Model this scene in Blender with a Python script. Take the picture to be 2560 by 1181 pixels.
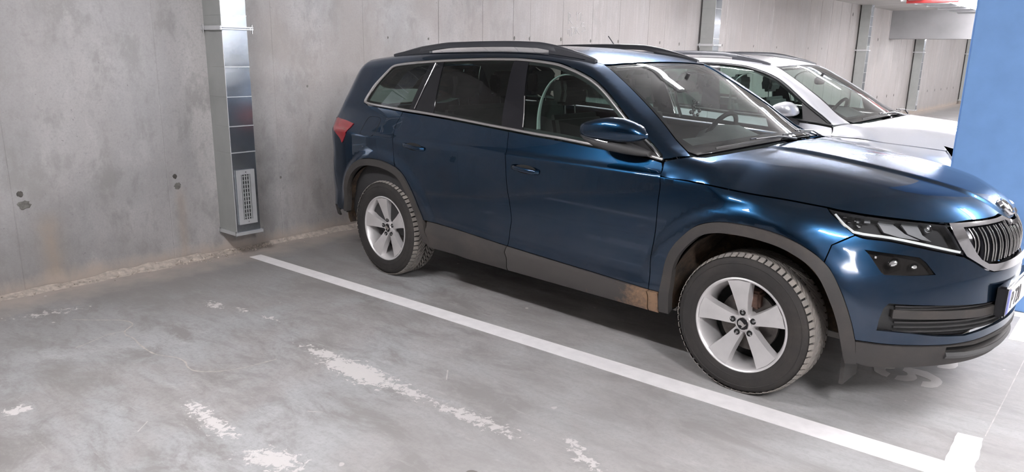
import bpy, bmesh, math, random
import numpy as np
from mathutils import Vector, Matrix
from mathutils.geometry import delaunay_2d_cdt
random.seed(7); rng = np.random.default_rng(7)
for o in list(bpy.data.objects): bpy.data.objects.remove(o)
SC = bpy.context.scene; COL = SC.collection
PI = math.pi

# ------------------------------------------------------------------ camera, world, exposure
def make_camera():
    f, cx, cy = 1886.24, -14.65, 19.72
    yaw, pit, roll = 0.75790 - 0.05553, 0.25090, 0.01560
    fw = Vector((-math.sin(yaw)*math.cos(pit), math.cos(yaw)*math.cos(pit), -math.sin(pit)))
    r = fw.cross(Vector((0, 0, 1))).normalized(); u = r.cross(fw)
    r2 = math.cos(roll)*r + math.sin(roll)*u; u2 = -math.sin(roll)*r + math.cos(roll)*u
    M = Matrix((r2, u2, -fw)).transposed().to_4x4(); M.translation = (1.3082, -4.2513, 1.6187)
    cd = bpy.data.cameras.new('camera'); co = bpy.data.objects.new('camera', cd); COL.objects.link(co)
    co.matrix_world = M; cd.sensor_fit = 'HORIZONTAL'; cd.sensor_width = 36.0
    cd.lens = f/2560*36; cd.shift_x = -cx/2560; cd.shift_y = cy/2560; cd.clip_start = .05; cd.clip_end = 200
    SC.camera = co
make_camera()
W = bpy.data.worlds.new('world'); SC.world = W; W.use_nodes = True
W.node_tree.nodes['Background'].inputs[0].default_value = (.8, .85, .9, 1); W.node_tree.nodes['Background'].inputs[1].default_value = .05
SC.view_settings.view_transform = 'Standard'; SC.view_settings.look = 'None'; SC.view_settings.gamma = 1
SC.view_settings.exposure = 0.48; SC.view_settings.use_curve_mapping = False
LAMP_STRENGTH = 150.0
CAR_YAW = -math.radians(3.1818)

# ------------------------------------------------------------------ materials
MATS = {}
def nodes(name):
    m = bpy.data.materials.new(name); m.use_nodes = True; nt = m.node_tree; MATS[name] = m
    return m, nt, nt.nodes['Principled BSDF']
def N(nt, t, **kw):
    n = nt.nodes.new(t)
    for k, v in kw.items():
        if k.startswith('i_'): n.inputs[int(k[2:])].default_value = v
        else: setattr(n, k, v)
    return n
def L(nt, a, b): nt.links.new(a, b)
def ramp(nt, fac, stops):
    r = N(nt, 'ShaderNodeValToRGB'); e = r.color_ramp.elements
    while len(e) < len(stops): e.new(.5)
    for el, (p, c) in zip(e, stops): el.position = p; el.color = (c, c, c, 1) if np.isscalar(c) else (*c, 1)
    if fac: L(nt, fac, r.inputs[0])
    return r
def noise(nt, co, scale, detail=4, rough=.55, dist=0):
    n = N(nt, 'ShaderNodeTexNoise'); n.inputs['Scale'].default_value = scale; n.inputs['Detail'].default_value = detail
    n.inputs['Roughness'].default_value = rough; n.inputs['Distortion'].default_value = dist; L(nt, co, n.inputs['Vector']); return n
def mixc(nt, fac, a, b, mode='MIX'):
    m = N(nt, 'ShaderNodeMix', data_type='RGBA', blend_type=mode)
    for s, v in ((m.inputs[0], fac), (m.inputs[6], a), (m.inputs[7], b)):
        if hasattr(v, 'is_linked'): L(nt, v, s)
        elif np.isscalar(v): s.default_value = v
        else: s.default_value = (*v, 1)
    return m.outputs[2]
def mth(nt, op, a, b=None):
    m = N(nt, 'ShaderNodeMath', operation=op)
    for s, v in ((m.inputs[0], a), (m.inputs[1], b)):
        if v is None: continue
        if hasattr(v, 'is_linked'): L(nt, v, s)
        else: s.default_value = v
    return m.outputs[0]
def bump(nt, b, h, strength, dist=.01):
    n = N(nt, 'ShaderNodeBump'); n.inputs['Strength'].default_value = strength; n.inputs['Distance'].default_value = dist
    L(nt, h, n.inputs['Height']); L(nt, n.outputs[0], b.inputs['Normal'])
def plain(name, col, rough=.5, metal=0, coat=0, coatr=.05, spec=.5, var=.08, vscale=8, bmp=0, bscale=200):
    m, nt, b = nodes(name); co = N(nt, 'ShaderNodeTexCoord').outputs['Object']
    n = noise(nt, co, vscale)
    c2 = tuple(max(0, c*(1-var)) for c in col); c3 = tuple(min(1, c*(1+var)) for c in col)
    r = ramp(nt, n.outputs[0], [(.3, c2), (.7, c3)]); L(nt, r.outputs[0], b.inputs['Base Color'])
    b.inputs['Roughness'].default_value = rough; b.inputs['Metallic'].default_value = metal
    b.inputs['Coat Weight'].default_value = coat; b.inputs['Coat Roughness'].default_value = coatr
    b.inputs['Specular IOR Level'].default_value = spec
    if bmp: bump(nt, b, noise(nt, co, bscale, 2).outputs[0], bmp, .002)
    return m
def emis(name, col, s):
    m, nt, b = nodes(name); b.inputs['Base Color'].default_value = (*col, 1)
    b.inputs['Emission Color'].default_value = (*col, 1); b.inputs['Emission Strength'].default_value = s; return m
def glass(name, tint, rough=.0, ior=1.5, haze=0.0):
    m = bpy.data.materials.new(name); m.use_nodes = True; nt = m.node_tree; nt.nodes.clear(); MATS[name] = m
    o = N(nt, 'ShaderNodeOutputMaterial'); t = N(nt, 'ShaderNodeBsdfTransparent'); t.inputs[0].default_value = (*tint, 1)
    g = N(nt, 'ShaderNodeBsdfGlossy'); g.inputs['Roughness'].default_value = rough; g.inputs[0].default_value = (1, 1, 1, 1)
    f = N(nt, 'ShaderNodeFresnel'); f.inputs[0].default_value = ior; x = N(nt, 'ShaderNodeMixShader')
    co = N(nt, 'ShaderNodeTexCoord').outputs['Object']; n = noise(nt, co, 3)
    d = N(nt, 'ShaderNodeBsdfDiffuse'); d.inputs[0].default_value = (.6, .6, .58, 1)
    x2 = N(nt, 'ShaderNodeMixShader'); L(nt, mth(nt, 'MULTIPLY', n.outputs[0], haze*2), x2.inputs[0])
    L(nt, t.outputs[0], x2.inputs[1]); L(nt, d.outputs[0], x2.inputs[2])
    L(nt, f.outputs[0], x.inputs[0]); L(nt, x2.outputs[0], x.inputs[1]); L(nt, g.outputs[0], x.inputs[2]); L(nt, x.outputs[0], o.inputs[0])
    return m
def paint(name, col, metal, rough, flake=.15, dirt=True, tint=(1, 1, 1, 1)):
    m, nt, b = nodes(name); tc = N(nt, 'ShaderNodeTexCoord'); co = tc.outputs['Object']
    n = noise(nt, co, 900, 1); n2 = noise(nt, co, 5, 5)
    c = ramp(nt, n.outputs[0], [(.35, tuple(x*(1-flake) for x in col)), (.65, tuple(min(1, x*(1+flake)) for x in col))])
    out = c.outputs[0]
    if dirt:   # road dust on the lower flanks
        sp = N(nt, 'ShaderNodeSeparateXYZ'); L(nt, co, sp.inputs[0])
        low = N(nt, 'ShaderNodeMapRange'); L(nt, sp.outputs[2], low.inputs[0])
        low.inputs[1].default_value = .95; low.inputs[2].default_value = .35; low.inputs[3].default_value = 0; low.inputs[4].default_value = .30
        df = mth(nt, 'MULTIPLY', low.outputs[0], ramp(nt, n2.outputs[0], [(.35, .25), (.7, 1)]).outputs[0])
        out = mixc(nt, df, out, (.10, .082, .075)); L(nt, mth(nt, 'MULTIPLY', df, .9), b.inputs['Coat Roughness'])
        L(nt, mth(nt, 'SUBTRACT', metal, mth(nt, 'MULTIPLY', df, metal)), b.inputs['Metallic'])
    else: b.inputs['Metallic'].default_value = metal; b.inputs['Coat Roughness'].default_value = .03
    L(nt, out, b.inputs['Base Color']); b.inputs['Roughness'].default_value = rough
    b.inputs['Coat Weight'].default_value = 1.0; b.inputs['Specular Tint'].default_value = tint
    return m
paint('blue_paint', (.0052, .032, .074), 1.0, .27, tint=(.62, .68, .78, 1))
paint('silver_paint', (.85, .85, .88), .55, .32, .06, dirt=False)
plain('black_plastic', (.040, .039, .039), .62, bmp=.25, bscale=700)
plain('rail_black', (.030, .031, .036), .36)
plain('gloss_black', (.010, .010, .012), .08, spec=.35)
plain('rubber_seal', (.016, .016, .017), .55)
plain('dark_void', (.006, .006, .006), .9)
plain('chrome', (.82, .82, .84), .09, 1)
plain('satin_chrome', (.72, .70, .69), .24, 1)
plain('alloy', (.74, .72, .715), .36, .62, bmp=.08, bscale=300)
plain('alloy_inner', (.46, .45, .45), .42, .6)
plain('iron', (.16, .145, .135), .5, .7, var=.25, vscale=30)
plain('rust', (.10, .055, .04), .8, var=.3, vscale=40)
plain('interior_dark', (.030, .029, .030), .75, bmp=.2, bscale=400)
plain('interior_grey', (.30, .31, .31), .8)
plain('dash_top', (.34, .36, .355), .7, bmp=.2, bscale=500)
plain('seat_cloth', (.045, .042, .040), .9, bmp=.3, bscale=600)
plain('belt_grey', (.52, .55, .52), .8)
plain('plate_white', (.80, .79, .78), .4)
plain('plate_ink', (.03, .03, .03), .5)
plain('plate_blue', (.16, .18, .52), .4)
plain('lamp_white', (.82, .82, .80), .4)
plain('lip_grey', (.085, .083, .083), .5)
plain('bounce_under', (.34, .32, .30), .9)  # underside made pale to bounce light into the shadow below the car
plain('lip_dark', (.055, .054, .054), .45)
plain('fin_grey', (.62, .62, .63), .22, .75)
plain('mesh_black', (.018, .018, .018), .5, bmp=.8, bscale=60)
plain('reflector_pale', (.80, .80, .80), .3, .3)
plain('reflector', (.85, .85, .86), .12, 1)
plain('tail_red', (.30, .010, .018), .12, coat=1)
plain('bolt_steel', (.35, .35, .35), .35, .9)
glass('glass_clear', (.80, .86, .83), ior=1.55, haze=.035)
glass('glass_pale', (.86, .92, .90), ior=1.5, haze=.05)
glass('glass_tint', (.20, .30, .26), ior=1.5)
glass('glass_side', (.55, .66, .62), ior=1.45)
glass('lens_clear', (.92, .94, .95), ior=1.5)
glass('lens_smoke', (.55, .52, .50), ior=1.5)
emis('tube', (.98, .965, 1.0), LAMP_STRENGTH)
# pigment on plastic and rubber with dried mud
def muddy(name, col, mud, rough, a, b_, scale=9, bm=.3):
    m, nt, b = nodes(name); co = N(nt, 'ShaderNodeTexCoord').outputs['Object']
    n = noise(nt, co, scale, 8, .65); n2 = noise(nt, co, scale*9, 6, .7)
    f = mth(nt, 'MULTIPLY', ramp(nt, n.outputs[0], [(a, 0), (b_, 1)]).outputs[0], ramp(nt, n2.outputs[0], [(.25, .35), (.6, 1)]).outputs[0])
    L(nt, mixc(nt, f, col, mud), b.inputs['Base Color']); b.inputs['Roughness'].default_value = rough; b.inputs['Specular IOR Level'].default_value = .3
    bump(nt, b, n2.outputs[0], bm, .004); return m
muddy('tyre_rubber', (.026, .0245, .024), (.058, .050, .044), .8, .35, .85, 5, .12)
muddy('tyre_tread', (.24, .225, .21), (.34, .30, .265), .9, .35, .7, 14, .2)
muddy('tyre_groove', (.018, .017, .016), (.03, .027, .024), .9, .4, .8)
muddy('liner_mud', (.030, .025, .021), (.17, .11, .070), .95, .38, .75, 7, .8)
muddy('cladding', (.046, .043, .041), (.085, .070, .060), .62, .45, .9, 4, .15)
def mat_sill():       # plastic with mud thrown up behind the front wheel
    m, nt, b = nodes('sill_cladding'); co = N(nt, 'ShaderNodeTexCoord').outputs['Object']
    n = noise(nt, co, 6, 8, .7); n2 = noise(nt, co, 45, 6, .75); sp = N(nt, 'ShaderNodeSeparateXYZ'); L(nt, co, sp.inputs[0])
    fx = N(nt, 'ShaderNodeMapRange'); L(nt, mth(nt, 'ADD', sp.outputs[0], mth(nt, 'MULTIPLY', sp.outputs[2], -1.1)), fx.inputs[0]); fx.inputs[1].default_value = -1.75; fx.inputs[2].default_value = -.80; fx.inputs[3].default_value = -.42; fx.inputs[4].default_value = .16
    f = ramp(nt, mth(nt, 'ADD', fx.outputs[0], mth(nt, 'ADD', n.outputs[0], mth(nt, 'MULTIPLY', n2.outputs[0], .55))), [(.72, 0), (1.0, 1)])
    L(nt, mixc(nt, f.outputs[0], (.050, .045, .042), (.24, .145, .085)), b.inputs['Base Color']); b.inputs['Roughness'].default_value = .62; bump(nt, b, n2.outputs[0], .25, .004)
mat_sill()

# ------------------------------------------------------------------ mesh helpers
def tag(o, label=None, cat=None, group=None, kind=None):
    if label: o['label'] = label
    if cat: o['category'] = cat
    if group: o['group'] = group
    if kind: o['kind'] = kind
    return o
def empty(name, loc=(0, 0, 0), rz=0, parent=None):
    o = bpy.data.objects.new(name, None); COL.objects.link(o); o.location = loc; o.rotation_euler = (0, 0, rz); o.parent = parent
    o.empty_display_size = .2; return o
def link_mesh(name, me, mat, parent=None, loc=(0, 0, 0)):
    o = bpy.data.objects.new(name, me); COL.objects.link(o); o.parent = parent; o.location = loc
    if mat:
        for mm in (mat if isinstance(mat, (list, tuple)) else [mat]): me.materials.append(MATS[mm])
    return o
class MB:
    def __init__(s): s.v = []; s.f = []; s.mi = []; s.cur = 0
    def add(s, vs, fs):
        b = len(s.v); s.v += [tuple(map(float, q)) for q in vs]; s.f += [tuple(i+b for i in q) for q in fs]; s.mi += [s.cur]*len(fs)
    def box(s, x0, x1, y0, y1, z0, z1):
        s.add([(x0,y0,z0),(x1,y0,z0),(x1,y1,z0),(x0,y1,z0),(x0,y0,z1),(x1,y0,z1),(x1,y1,z1),(x0,y1,z1)],
              [(0,3,2,1),(4,5,6,7),(0,1,5,4),(1,2,6,5),(2,3,7,6),(3,0,4,7)])
    def prism(s, pts, axis, a, b):
        """extrude a 2D polygon along axis from a to b"""
        n = len(pts)
        def P(p, t): return {'x': (t, p[0], p[1]), 'y': (p[0], t, p[1]), 'z': (p[0], p[1], t)}[axis]
        s.add([P(p, a) for p in pts]+[P(p, b) for p in pts],
              [tuple(range(n))[::-1], tuple(range(n, 2*n))]+[(i, (i+1) % n, n+(i+1) % n, n+i) for i in range(n)])
    def tube(s, path, r, n=10, cap=True, scale=None):
        """sweep: r a number, or a list of (a,b) profile points in the frame"""
        P = [np.array(q, float) for q in path]; m = len(P)
        T = [P[min(i+1, m-1)]-P[max(i-1, 0)] for i in range(m)]; T = [t/(np.linalg.norm(t)+1e-12) for t in T]
        ref = np.array([0, 0, 1.]) if abs(T[0][2]) < .9 else np.array([0, 1., 0])
        prof = [(r*math.cos(2*PI*k/n), r*math.sin(2*PI*k/n)) for k in range(n)] if np.isscalar(r) else r
        n = len(prof); vs = []
        for i in range(m):
            a = np.cross(T[i], ref); a /= np.linalg.norm(a)+1e-12; b = np.cross(a, T[i]); sc = 1 if scale is None else scale[i]
            vs += [P[i]+sc*(q[0]*a+q[1]*b) for q in prof]
        fs = [(i*n+k, i*n+(k+1) % n, (i+1)*n+(k+1) % n, (i+1)*n+k) for i in range(m-1) for k in range(n)]
        if cap: fs += [tuple(range(n))[::-1], tuple(range((m-1)*n, m*n))]
        s.add(vs, fs)
    def lathe(s, prof, n=48, c=(0, 0, 0), axis='y', close=False):
        """prof: (radius, offset along axis)"""
        vs = []; m = len(prof)
        for k in range(n):
            a = 2*PI*k/n
            for r, h in prof:
                if axis == 'y': vs.append((c[0]+r*math.cos(a), c[1]+h, c[2]+r*math.sin(a)))
                elif axis == 'z': vs.append((c[0]+r*math.cos(a), c[1]+r*math.sin(a), c[2]+h))
                else: vs.append((c[0]+h, c[1]+r*math.cos(a), c[2]+r*math.sin(a)))
        fs = [(k*m+i, k*m+i+1, ((k+1) % n)*m+i+1, ((k+1) % n)*m+i) for k in range(n) for i in range(m-1 if not close else m) if i+1 < m]
        s.add(vs, fs)
    def ball(s, c, r, nu=16, nv=10, p=1.0):
        vs = []; fs = []
        sg = lambda t: math.copysign(abs(t)**p, t)
        for j in range(nv+1):
            ph = -PI/2+PI*j/nv
            for i in range(nu):
                th = 2*PI*i/nu; vs.append((c[0]+r[0]*sg(math.cos(ph))*sg(math.cos(th)), c[1]+r[1]*sg(math.cos(ph))*sg(math.sin(th)), c[2]+r[2]*sg(math.sin(ph))))
        fs = [(j*nu+i, j*nu+(i+1) % nu, (j+1)*nu+(i+1) % nu, (j+1)*nu+i) for j in range(nv) for i in range(nu)]
        s.add(vs, fs)
    def build(s, name, mat, parent=None, smooth=False, loc=(0, 0, 0), bevel=0, recalc=True, sharp=None):
        me = bpy.data.meshes.new(name); me.from_pydata(s.v, [], s.f)
        me.polygons.foreach_set('material_index', s.mi); me.update()
        if recalc or bevel:
            bm = bmesh.new(); bm.from_mesh(me)
            if sharp is None and smooth: bmesh.ops.remove_doubles(bm, verts=bm.verts, dist=1e-6)
            if bevel: 
                bmesh.ops.bevel(bm, geom=[e for e in bm.edges], offset=bevel, segments=2, affect='EDGES', clamp_overlap=True)
            bmesh.ops.recalc_face_normals(bm, faces=bm.faces); bm.to_mesh(me); bm.free()
        if smooth:
            me.polygons.foreach_set('use_smooth', [True]*len(me.polygons))
            me.set_sharp_from_angle(angle=math.radians(35 if sharp is None else sharp))
        return link_mesh(name, me, mat, parent, loc)
def copy_tree(o, parent=None):
    c = o.copy(); COL.objects.link(c); c.parent = parent
    for ch in list(o.children): copy_tree(ch, c)
    return c
def crom(pts, step=.02, closed=False):
    """Catmull-Rom resample"""
    P = np.array(pts, float)
    if len(P) == 2: n = max(1, int(np.linalg.norm(P[1]-P[0])/step)); return [P[0]+(P[1]-P[0])*k/n for k in range(n+1)]
    Q = np.vstack([2*P[0]-P[1], P, 2*P[-1]-P[-2]]); out = []
    for i in range(1, len(Q)-2):
        n = max(1, int(np.linalg.norm(Q[i+1]-Q[i])/step+.5))
        d1 = max(1e-9, np.linalg.norm(Q[i+1]-Q[i]))
        # centripetal-like tangents
        m1 = (Q[i+1]-Q[i-1])/(np.linalg.norm(Q[i+1]-Q[i])+np.linalg.norm(Q[i]-Q[i-1])+1e-9)*d1
        m2 = (Q[i+2]-Q[i])/(np.linalg.norm(Q[i+2]-Q[i+1])+np.linalg.norm(Q[i+1]-Q[i])+1e-9)*d1
        for k in range(n):
            t = k/n; out.append(Q[i]*(1+2*t)*(1-t)**2+m1*t*(1-t)**2+Q[i+1]*t*t*(3-2*t)+m2*t*t*(t-1))
    out.append(P[-1]); return out
# ------------------------------------------------------------------ surfaces of the garage
WX = -4.242; CZ = 2.75
def mat_wall():
    m, nt, b = nodes('wall_concrete'); tc = N(nt, 'ShaderNodeTexCoord'); co = tc.outputs['Object']
    sp = N(nt, 'ShaderNodeSeparateXYZ'); L(nt, co, sp.inputs[0]); Y, Z = sp.outputs[1], sp.outputs[2]
    def mapped(sx, sy, sz):
        mp = N(nt, 'ShaderNodeMapping'); mp.inputs['Scale'].default_value = (sx, sy, sz); L(nt, co, mp.inputs[0]); return mp.outputs[0]
    big = noise(nt, mapped(1, 1, .7), 1.5, 7, .62, .3); mid = noise(nt, mapped(1, 1, .55), 6, 8, .68, .2); fine = noise(nt, co, 70, 4, .7)
    grain = noise(nt, mapped(1, 26, 1.1), 1.0, 6, .6, .25); streak = noise(nt, mapped(1, 5, .5), 1.0, 5, .6)
    band = noise(nt, mapped(1, 2.1, .12), 1.0, 3, .5)
    c = ramp(nt, big.outputs[0], [(.32, (.31, .304, .302)), (.5, (.43, .418, .415)), (.66, (.53, .512, .508))]).outputs[0]
    c = mixc(nt, ramp(nt, band.outputs[0], [(.40, .55), (.55, 0)]).outputs[0], c, (.345, .343, .345))
    c = mixc(nt, ramp(nt, band.outputs[0], [(.55, 0), (.70, .5)]).outputs[0], c, (.52, .50, .49))
    c = mixc(nt, ramp(nt, mid.outputs[0], [(.38, .7), (.50, 0)]).outputs[0], c, (.30, .292, .285))
    c = mixc(nt, ramp(nt, mid.outputs[0], [(.58, 0), (.74, .55)]).outputs[0], c, (.56, .545, .54))
    speck = noise(nt, co, 38, 6, .75); c = mixc(nt, ramp(nt, speck.outputs[0], [(.34, .55), (.46, 0)]).outputs[0], c, (.31, .303, .298))
    c = mixc(nt, ramp(nt, speck.outputs[0], [(.62, 0), (.72, .35)]).outputs[0], c, (.58, .57, .565))
    br = noise(nt, mapped(1, .8, .5), 1.7, 6, .65, .3); rt = N(nt, 'ShaderNodeMapRange'); L(nt, Y, rt.inputs[0]); rt.inputs[1].default_value = -1.2; rt.inputs[2].default_value = -.6; rt.inputs[3].default_value = .25; rt.inputs[4].default_value = .8
    c = mixc(nt, mth(nt, 'MULTIPLY', rt.outputs[0], ramp(nt, br.outputs[0], [(.42, 0), (.62, .8)]).outputs[0]), c, (.36, .325, .305))
    # board marked stretch further along
    far = N(nt, 'ShaderNodeMapRange'); L(nt, Y, far.inputs[0]); far.inputs[1].default_value = 1.0; far.inputs[2].default_value = 3.5; far.inputs[3].default_value = .0; far.inputs[4].default_value = 1
    g = mth(nt, 'MULTIPLY', far.outputs[0], ramp(nt, grain.outputs[0], [(.38, .75), (.58, 0)]).outputs[0])
    c = mixc(nt, g, c, (.33, .30, .285)); c = mixc(nt, mth(nt, 'MULTIPLY', far.outputs[0], .45), c, (.53, .495, .48))
    pit = noise(nt, co, 24, 3, .8); c = mixc(nt, ramp(nt, pit.outputs[0], [(.27, .7), (.31, 0)]).outputs[0], c, (.20, .195, .19))
    c = mixc(nt, ramp(nt, fine.outputs[0], [(.3, .35), (.6, 0)]).outputs[0], c, (.29, .285, .28))
    # tan runs below the patched tie holes and a damp tan foot
    for y0, wd, top in ((-1.545, .035, .60), (-2.47, .07, .55)):
        d = mth(nt, 'DIVIDE', mth(nt, 'SUBTRACT', Y, y0), wd); e = mth(nt, 'POWER', 2.718, mth(nt, 'MULTIPLY', mth(nt, 'MULTIPLY', d, d), -1))
        lo = N(nt, 'ShaderNodeMapRange'); L(nt, Z, lo.inputs[0]); lo.inputs[1].default_value = top; lo.inputs[2].default_value = top-.12; lo.inputs[3].default_value = 0; lo.inputs[4].default_value = .65
        c = mixc(nt, mth(nt, 'MULTIPLY', mth(nt, 'MULTIPLY', e, lo.outputs[0]), ramp(nt, mid.outputs[0], [(.3, .3), (.6, 1)]).outputs[0]), c, (.42, .34, .27))
    ft = N(nt, 'ShaderNodeMapRange'); L(nt, mth(nt, 'ADD', Z, mth(nt, 'MULTIPLY', mid.outputs[0], -.22)), ft.inputs[0]); ft.inputs[1].default_value = .02; ft.inputs[2].default_value = -.09; ft.inputs[3].default_value = 0; ft.inputs[4].default_value = .85
    c = mixc(nt, ft.outputs[0], c, (.50, .43, .37))
    L(nt, c, b.inputs['Base Color']); b.inputs['Roughness'].default_value = .82; b.inputs['Specular IOR Level'].default_value = .25
    h = mth(nt, 'ADD', mid.outputs[0], mth(nt, 'MULTIPLY', fine.outputs[0], .35)); bump(nt, b, h, .35, .006)
    return m
mat_wall()
def mat_floor():
    m, nt, b = nodes('floor_concrete'); tc = N(nt, 'ShaderNodeTexCoord'); co = tc.outputs['Object']
    def mapped(rz, sx, sy):
        mp = N(nt, 'ShaderNodeMapping'); mp.inputs['Rotation'].default_value = (0, 0, rz); mp.inputs['Scale'].default_value = (sx, sy, 1); L(nt, co, mp.inputs[0]); return mp.outputs[0]
    big = noise(nt, co, .9, 6, .6, .6); mid = noise(nt, mapped(.6, 1, 1.9), 2.3, 10, .72, .5); trow = noise(nt, mapped(.75, 2.0, 9), 2.2, 7, .65, .4); fine = noise(nt, co, 45, 7, .78)
    c = ramp(nt, big.outputs[0], [(.30, (0.275, 0.265, 0.259)), (.45, (0.366, 0.350, 0.342)), (.56, (0.378, 0.383, 0.384)), (.70, (0.470, 0.473, 0.476))]).outputs[0]
    c = mixc(nt, ramp(nt, mid.outputs[0], [(.38, .9), (.51, 0)]).outputs[0], c, (0.226, 0.211, 0.203))
    c = mixc(nt, ramp(nt, mid.outputs[0], [(.53, 0), (.68, .75)]).outputs[0], c, (0.470, 0.478, 0.482))
    c = mixc(nt, ramp(nt, trow.outputs[0], [(.33, .45), (.5, 0)]).outputs[0], c, (0.238, 0.228, 0.222))
    c = mixc(nt, ramp(nt, trow.outputs[0], [(.60, 0), (.74, .55)]).outputs[0], c, (0.549, 0.527, 0.512))
    c = mixc(nt, ramp(nt, fine.outputs[0], [(.32, .55), (.52, 0)]).outputs[0], c, (0.213, 0.201, 0.193))
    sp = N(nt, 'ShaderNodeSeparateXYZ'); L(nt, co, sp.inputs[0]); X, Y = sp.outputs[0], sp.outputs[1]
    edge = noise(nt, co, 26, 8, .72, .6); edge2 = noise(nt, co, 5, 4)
    tone = N(nt, 'ShaderNodeMapRange'); L(nt, mth(nt, 'ADD', X, mth(nt, 'MULTIPLY', big.outputs[0], 1.6)), tone.inputs[0]); tone.inputs[1].default_value = -1.0; tone.inputs[2].default_value = -3.0; tone.inputs[3].default_value = 0; tone.inputs[4].default_value = .72  # darker brown concrete near the wall, deepened to offset strong lamp light there
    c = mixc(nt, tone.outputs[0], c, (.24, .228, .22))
    lift = N(nt, 'ShaderNodeMapRange'); L(nt, X, lift.inputs[0]); lift.inputs[1].default_value = -2.2; lift.inputs[2].default_value = -.6; lift.inputs[3].default_value = 0; lift.inputs[4].default_value = .38  # brightness painted into the concrete: paler towards the aisle, where lamps fall short
    c = mixc(nt, lift.outputs[0], c, (.46, .445, .43))
    # worn white laitance patches, with their own ragged outlines: cx, cy, half length, half width, turn, density
    tot = None
    for cx, cy, a, w, rz, dn in ((-1.60,-1.985,.30,.085,0,1.02),(-1.93,-1.96,.22,.055,0,.72),(-1.25,-1.972,.20,.05,0,.76),(-.82,-1.958,.30,.055,.05,.74),(-1.60,-2.765,.18,.055,.0,.78),
                             (-1.80,-2.745,.14,.05,0,.70),(-1.17,-2.76,.15,.08,.3,.88),(-2.40,-3.29,.05,.06,0,.9),(-3.10,-1.945,.10,.05,0,.72),(-.26,-1.89,.16,.05,-.5,.66),(-2.62,-1.84,.08,.03,0,.65),(-2.88,-1.87,.08,.03,0,.65),
                             (-3.70,-2.72,.30,.08,1.3,.5),(.35,-2.6,.25,.06,.2,.7),(-.4,-3.2,.2,.08,.2,.75)):
        dx = mth(nt, 'SUBTRACT', X, cx); dy = mth(nt, 'SUBTRACT', Y, cy); ca, sa = math.cos(rz), math.sin(rz)
        u = mth(nt, 'DIVIDE', mth(nt, 'ADD', mth(nt, 'MULTIPLY', dx, ca), mth(nt, 'MULTIPLY', dy, sa)), a)
        v = mth(nt, 'DIVIDE', mth(nt, 'SUBTRACT', mth(nt, 'MULTIPLY', dy, ca), mth(nt, 'MULTIPLY', dx, sa)), w)
        d = mth(nt, 'ADD', mth(nt, 'MULTIPLY', u, u), mth(nt, 'MULTIPLY', v, v))
        q = mth(nt, 'MULTIPLY', mth(nt, 'POWER', 2.718, mth(nt, 'MULTIPLY', d, -.8)), dn)
        tot = q if tot is None else mth(nt, 'MAXIMUM', tot, q)
    t = mth(nt, 'ADD', tot, mth(nt, 'MULTIPLY', mth(nt, 'SUBTRACT', edge.outputs[0], .5), 2.6))
    pm = mth(nt, 'MULTIPLY', ramp(nt, t, [(.50, 0), (.60, .9)]).outputs[0], ramp(nt, tot, [(.05, 0), (.22, 1)]).outputs[0])
    c = mixc(nt, pm, c, (.66, .63, .61))
    # pale tan band at the wall foot
    wf = N(nt, 'ShaderNodeMapRange'); L(nt, mth(nt, 'ADD', X, mth(nt, 'MULTIPLY', edge2.outputs[0], -.55)), wf.inputs[0]); wf.inputs[1].default_value = -4.05; wf.inputs[2].default_value = -4.40; wf.inputs[3].default_value = 0; wf.inputs[4].default_value = .9
    c = mixc(nt, wf.outputs[0], c, (.47, .415, .37))
    spk = noise(nt, co, 9, 2, .4); c = mixc(nt, ramp(nt, spk.outputs[0], [(.755, 0), (.77, .8)]).outputs[0], c, (.60, .57, .55))
    # one dark round stain
    dx = mth(nt, 'DIVIDE', mth(nt, 'SUBTRACT', X, -.50), .035); dy = mth(nt, 'DIVIDE', mth(nt, 'SUBTRACT', Y, -2.30), .03)
    d = mth(nt, 'ADD', mth(nt, 'ADD', mth(nt, 'MULTIPLY', dx, dx), mth(nt, 'MULTIPLY', dy, dy)), mth(nt, 'MULTIPLY', edge.outputs[0], .5))
    c = mixc(nt, ramp(nt, d, [(.75, .75), (.98, 0)]).outputs[0], c, (.13, .115, .10))
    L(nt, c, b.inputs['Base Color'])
    L(nt, ramp(nt, mid.outputs[0], [(.3, .42), (.7, .66)]).outputs[0], b.inputs['Roughness']); b.inputs['Specular IOR Level'].default_value = .4
    bump(nt, b, mth(nt, 'ADD', trow.outputs[0], mth(nt, 'MULTIPLY', fine.outputs[0], .4)), .12, .004)
    return m
mat_floor()
plain('ceiling_concrete', (.44, .43, .42), .9, var=.14, vscale=1.5, bmp=.2, bscale=30)
plain('far_concrete', (.50, .49, .485), .85, var=.12, vscale=2, bmp=.2, bscale=40)
plain('beam_concrete', (.25, .245, .25), .85, var=.1, vscale=2)
plain('road_paint', (.86, .835, .83), .62, var=.05, vscale=14, bmp=.1, bscale=90)
plain('road_paint_dull', (.60, .575, .56), .62, var=.06, vscale=14, bmp=.1, bscale=90)
plain('scribe', (.50, .48, .46), .8, var=.15, vscale=20)
plain('crack_fill', (.45, .42, .385), .8, var=.2, vscale=30)
plain('pillar_blue', (.19, .37, .70), .55, var=.05, vscale=7, bmp=.25, bscale=70)
plain('mortar_dark', (.085, .08, .072), .9, var=.35, vscale=30, bmp=.5, bscale=60)
plain('mortar_grey', (.17, .165, .15), .9, var=.3, vscale=40, bmp=.5, bscale=60)
plain('chalk', (.60, .59, .59), .9)
plain('rubble', (.50, .44, .385), .95, var=.3, vscale=25, bmp=.5, bscale=80)
plain('rubble_light', (.60, .53, .47), .95, var=.3, vscale=25, bmp=.5, bscale=80)
plain('pipe_red', (.50, .05, .05), .4)
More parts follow.
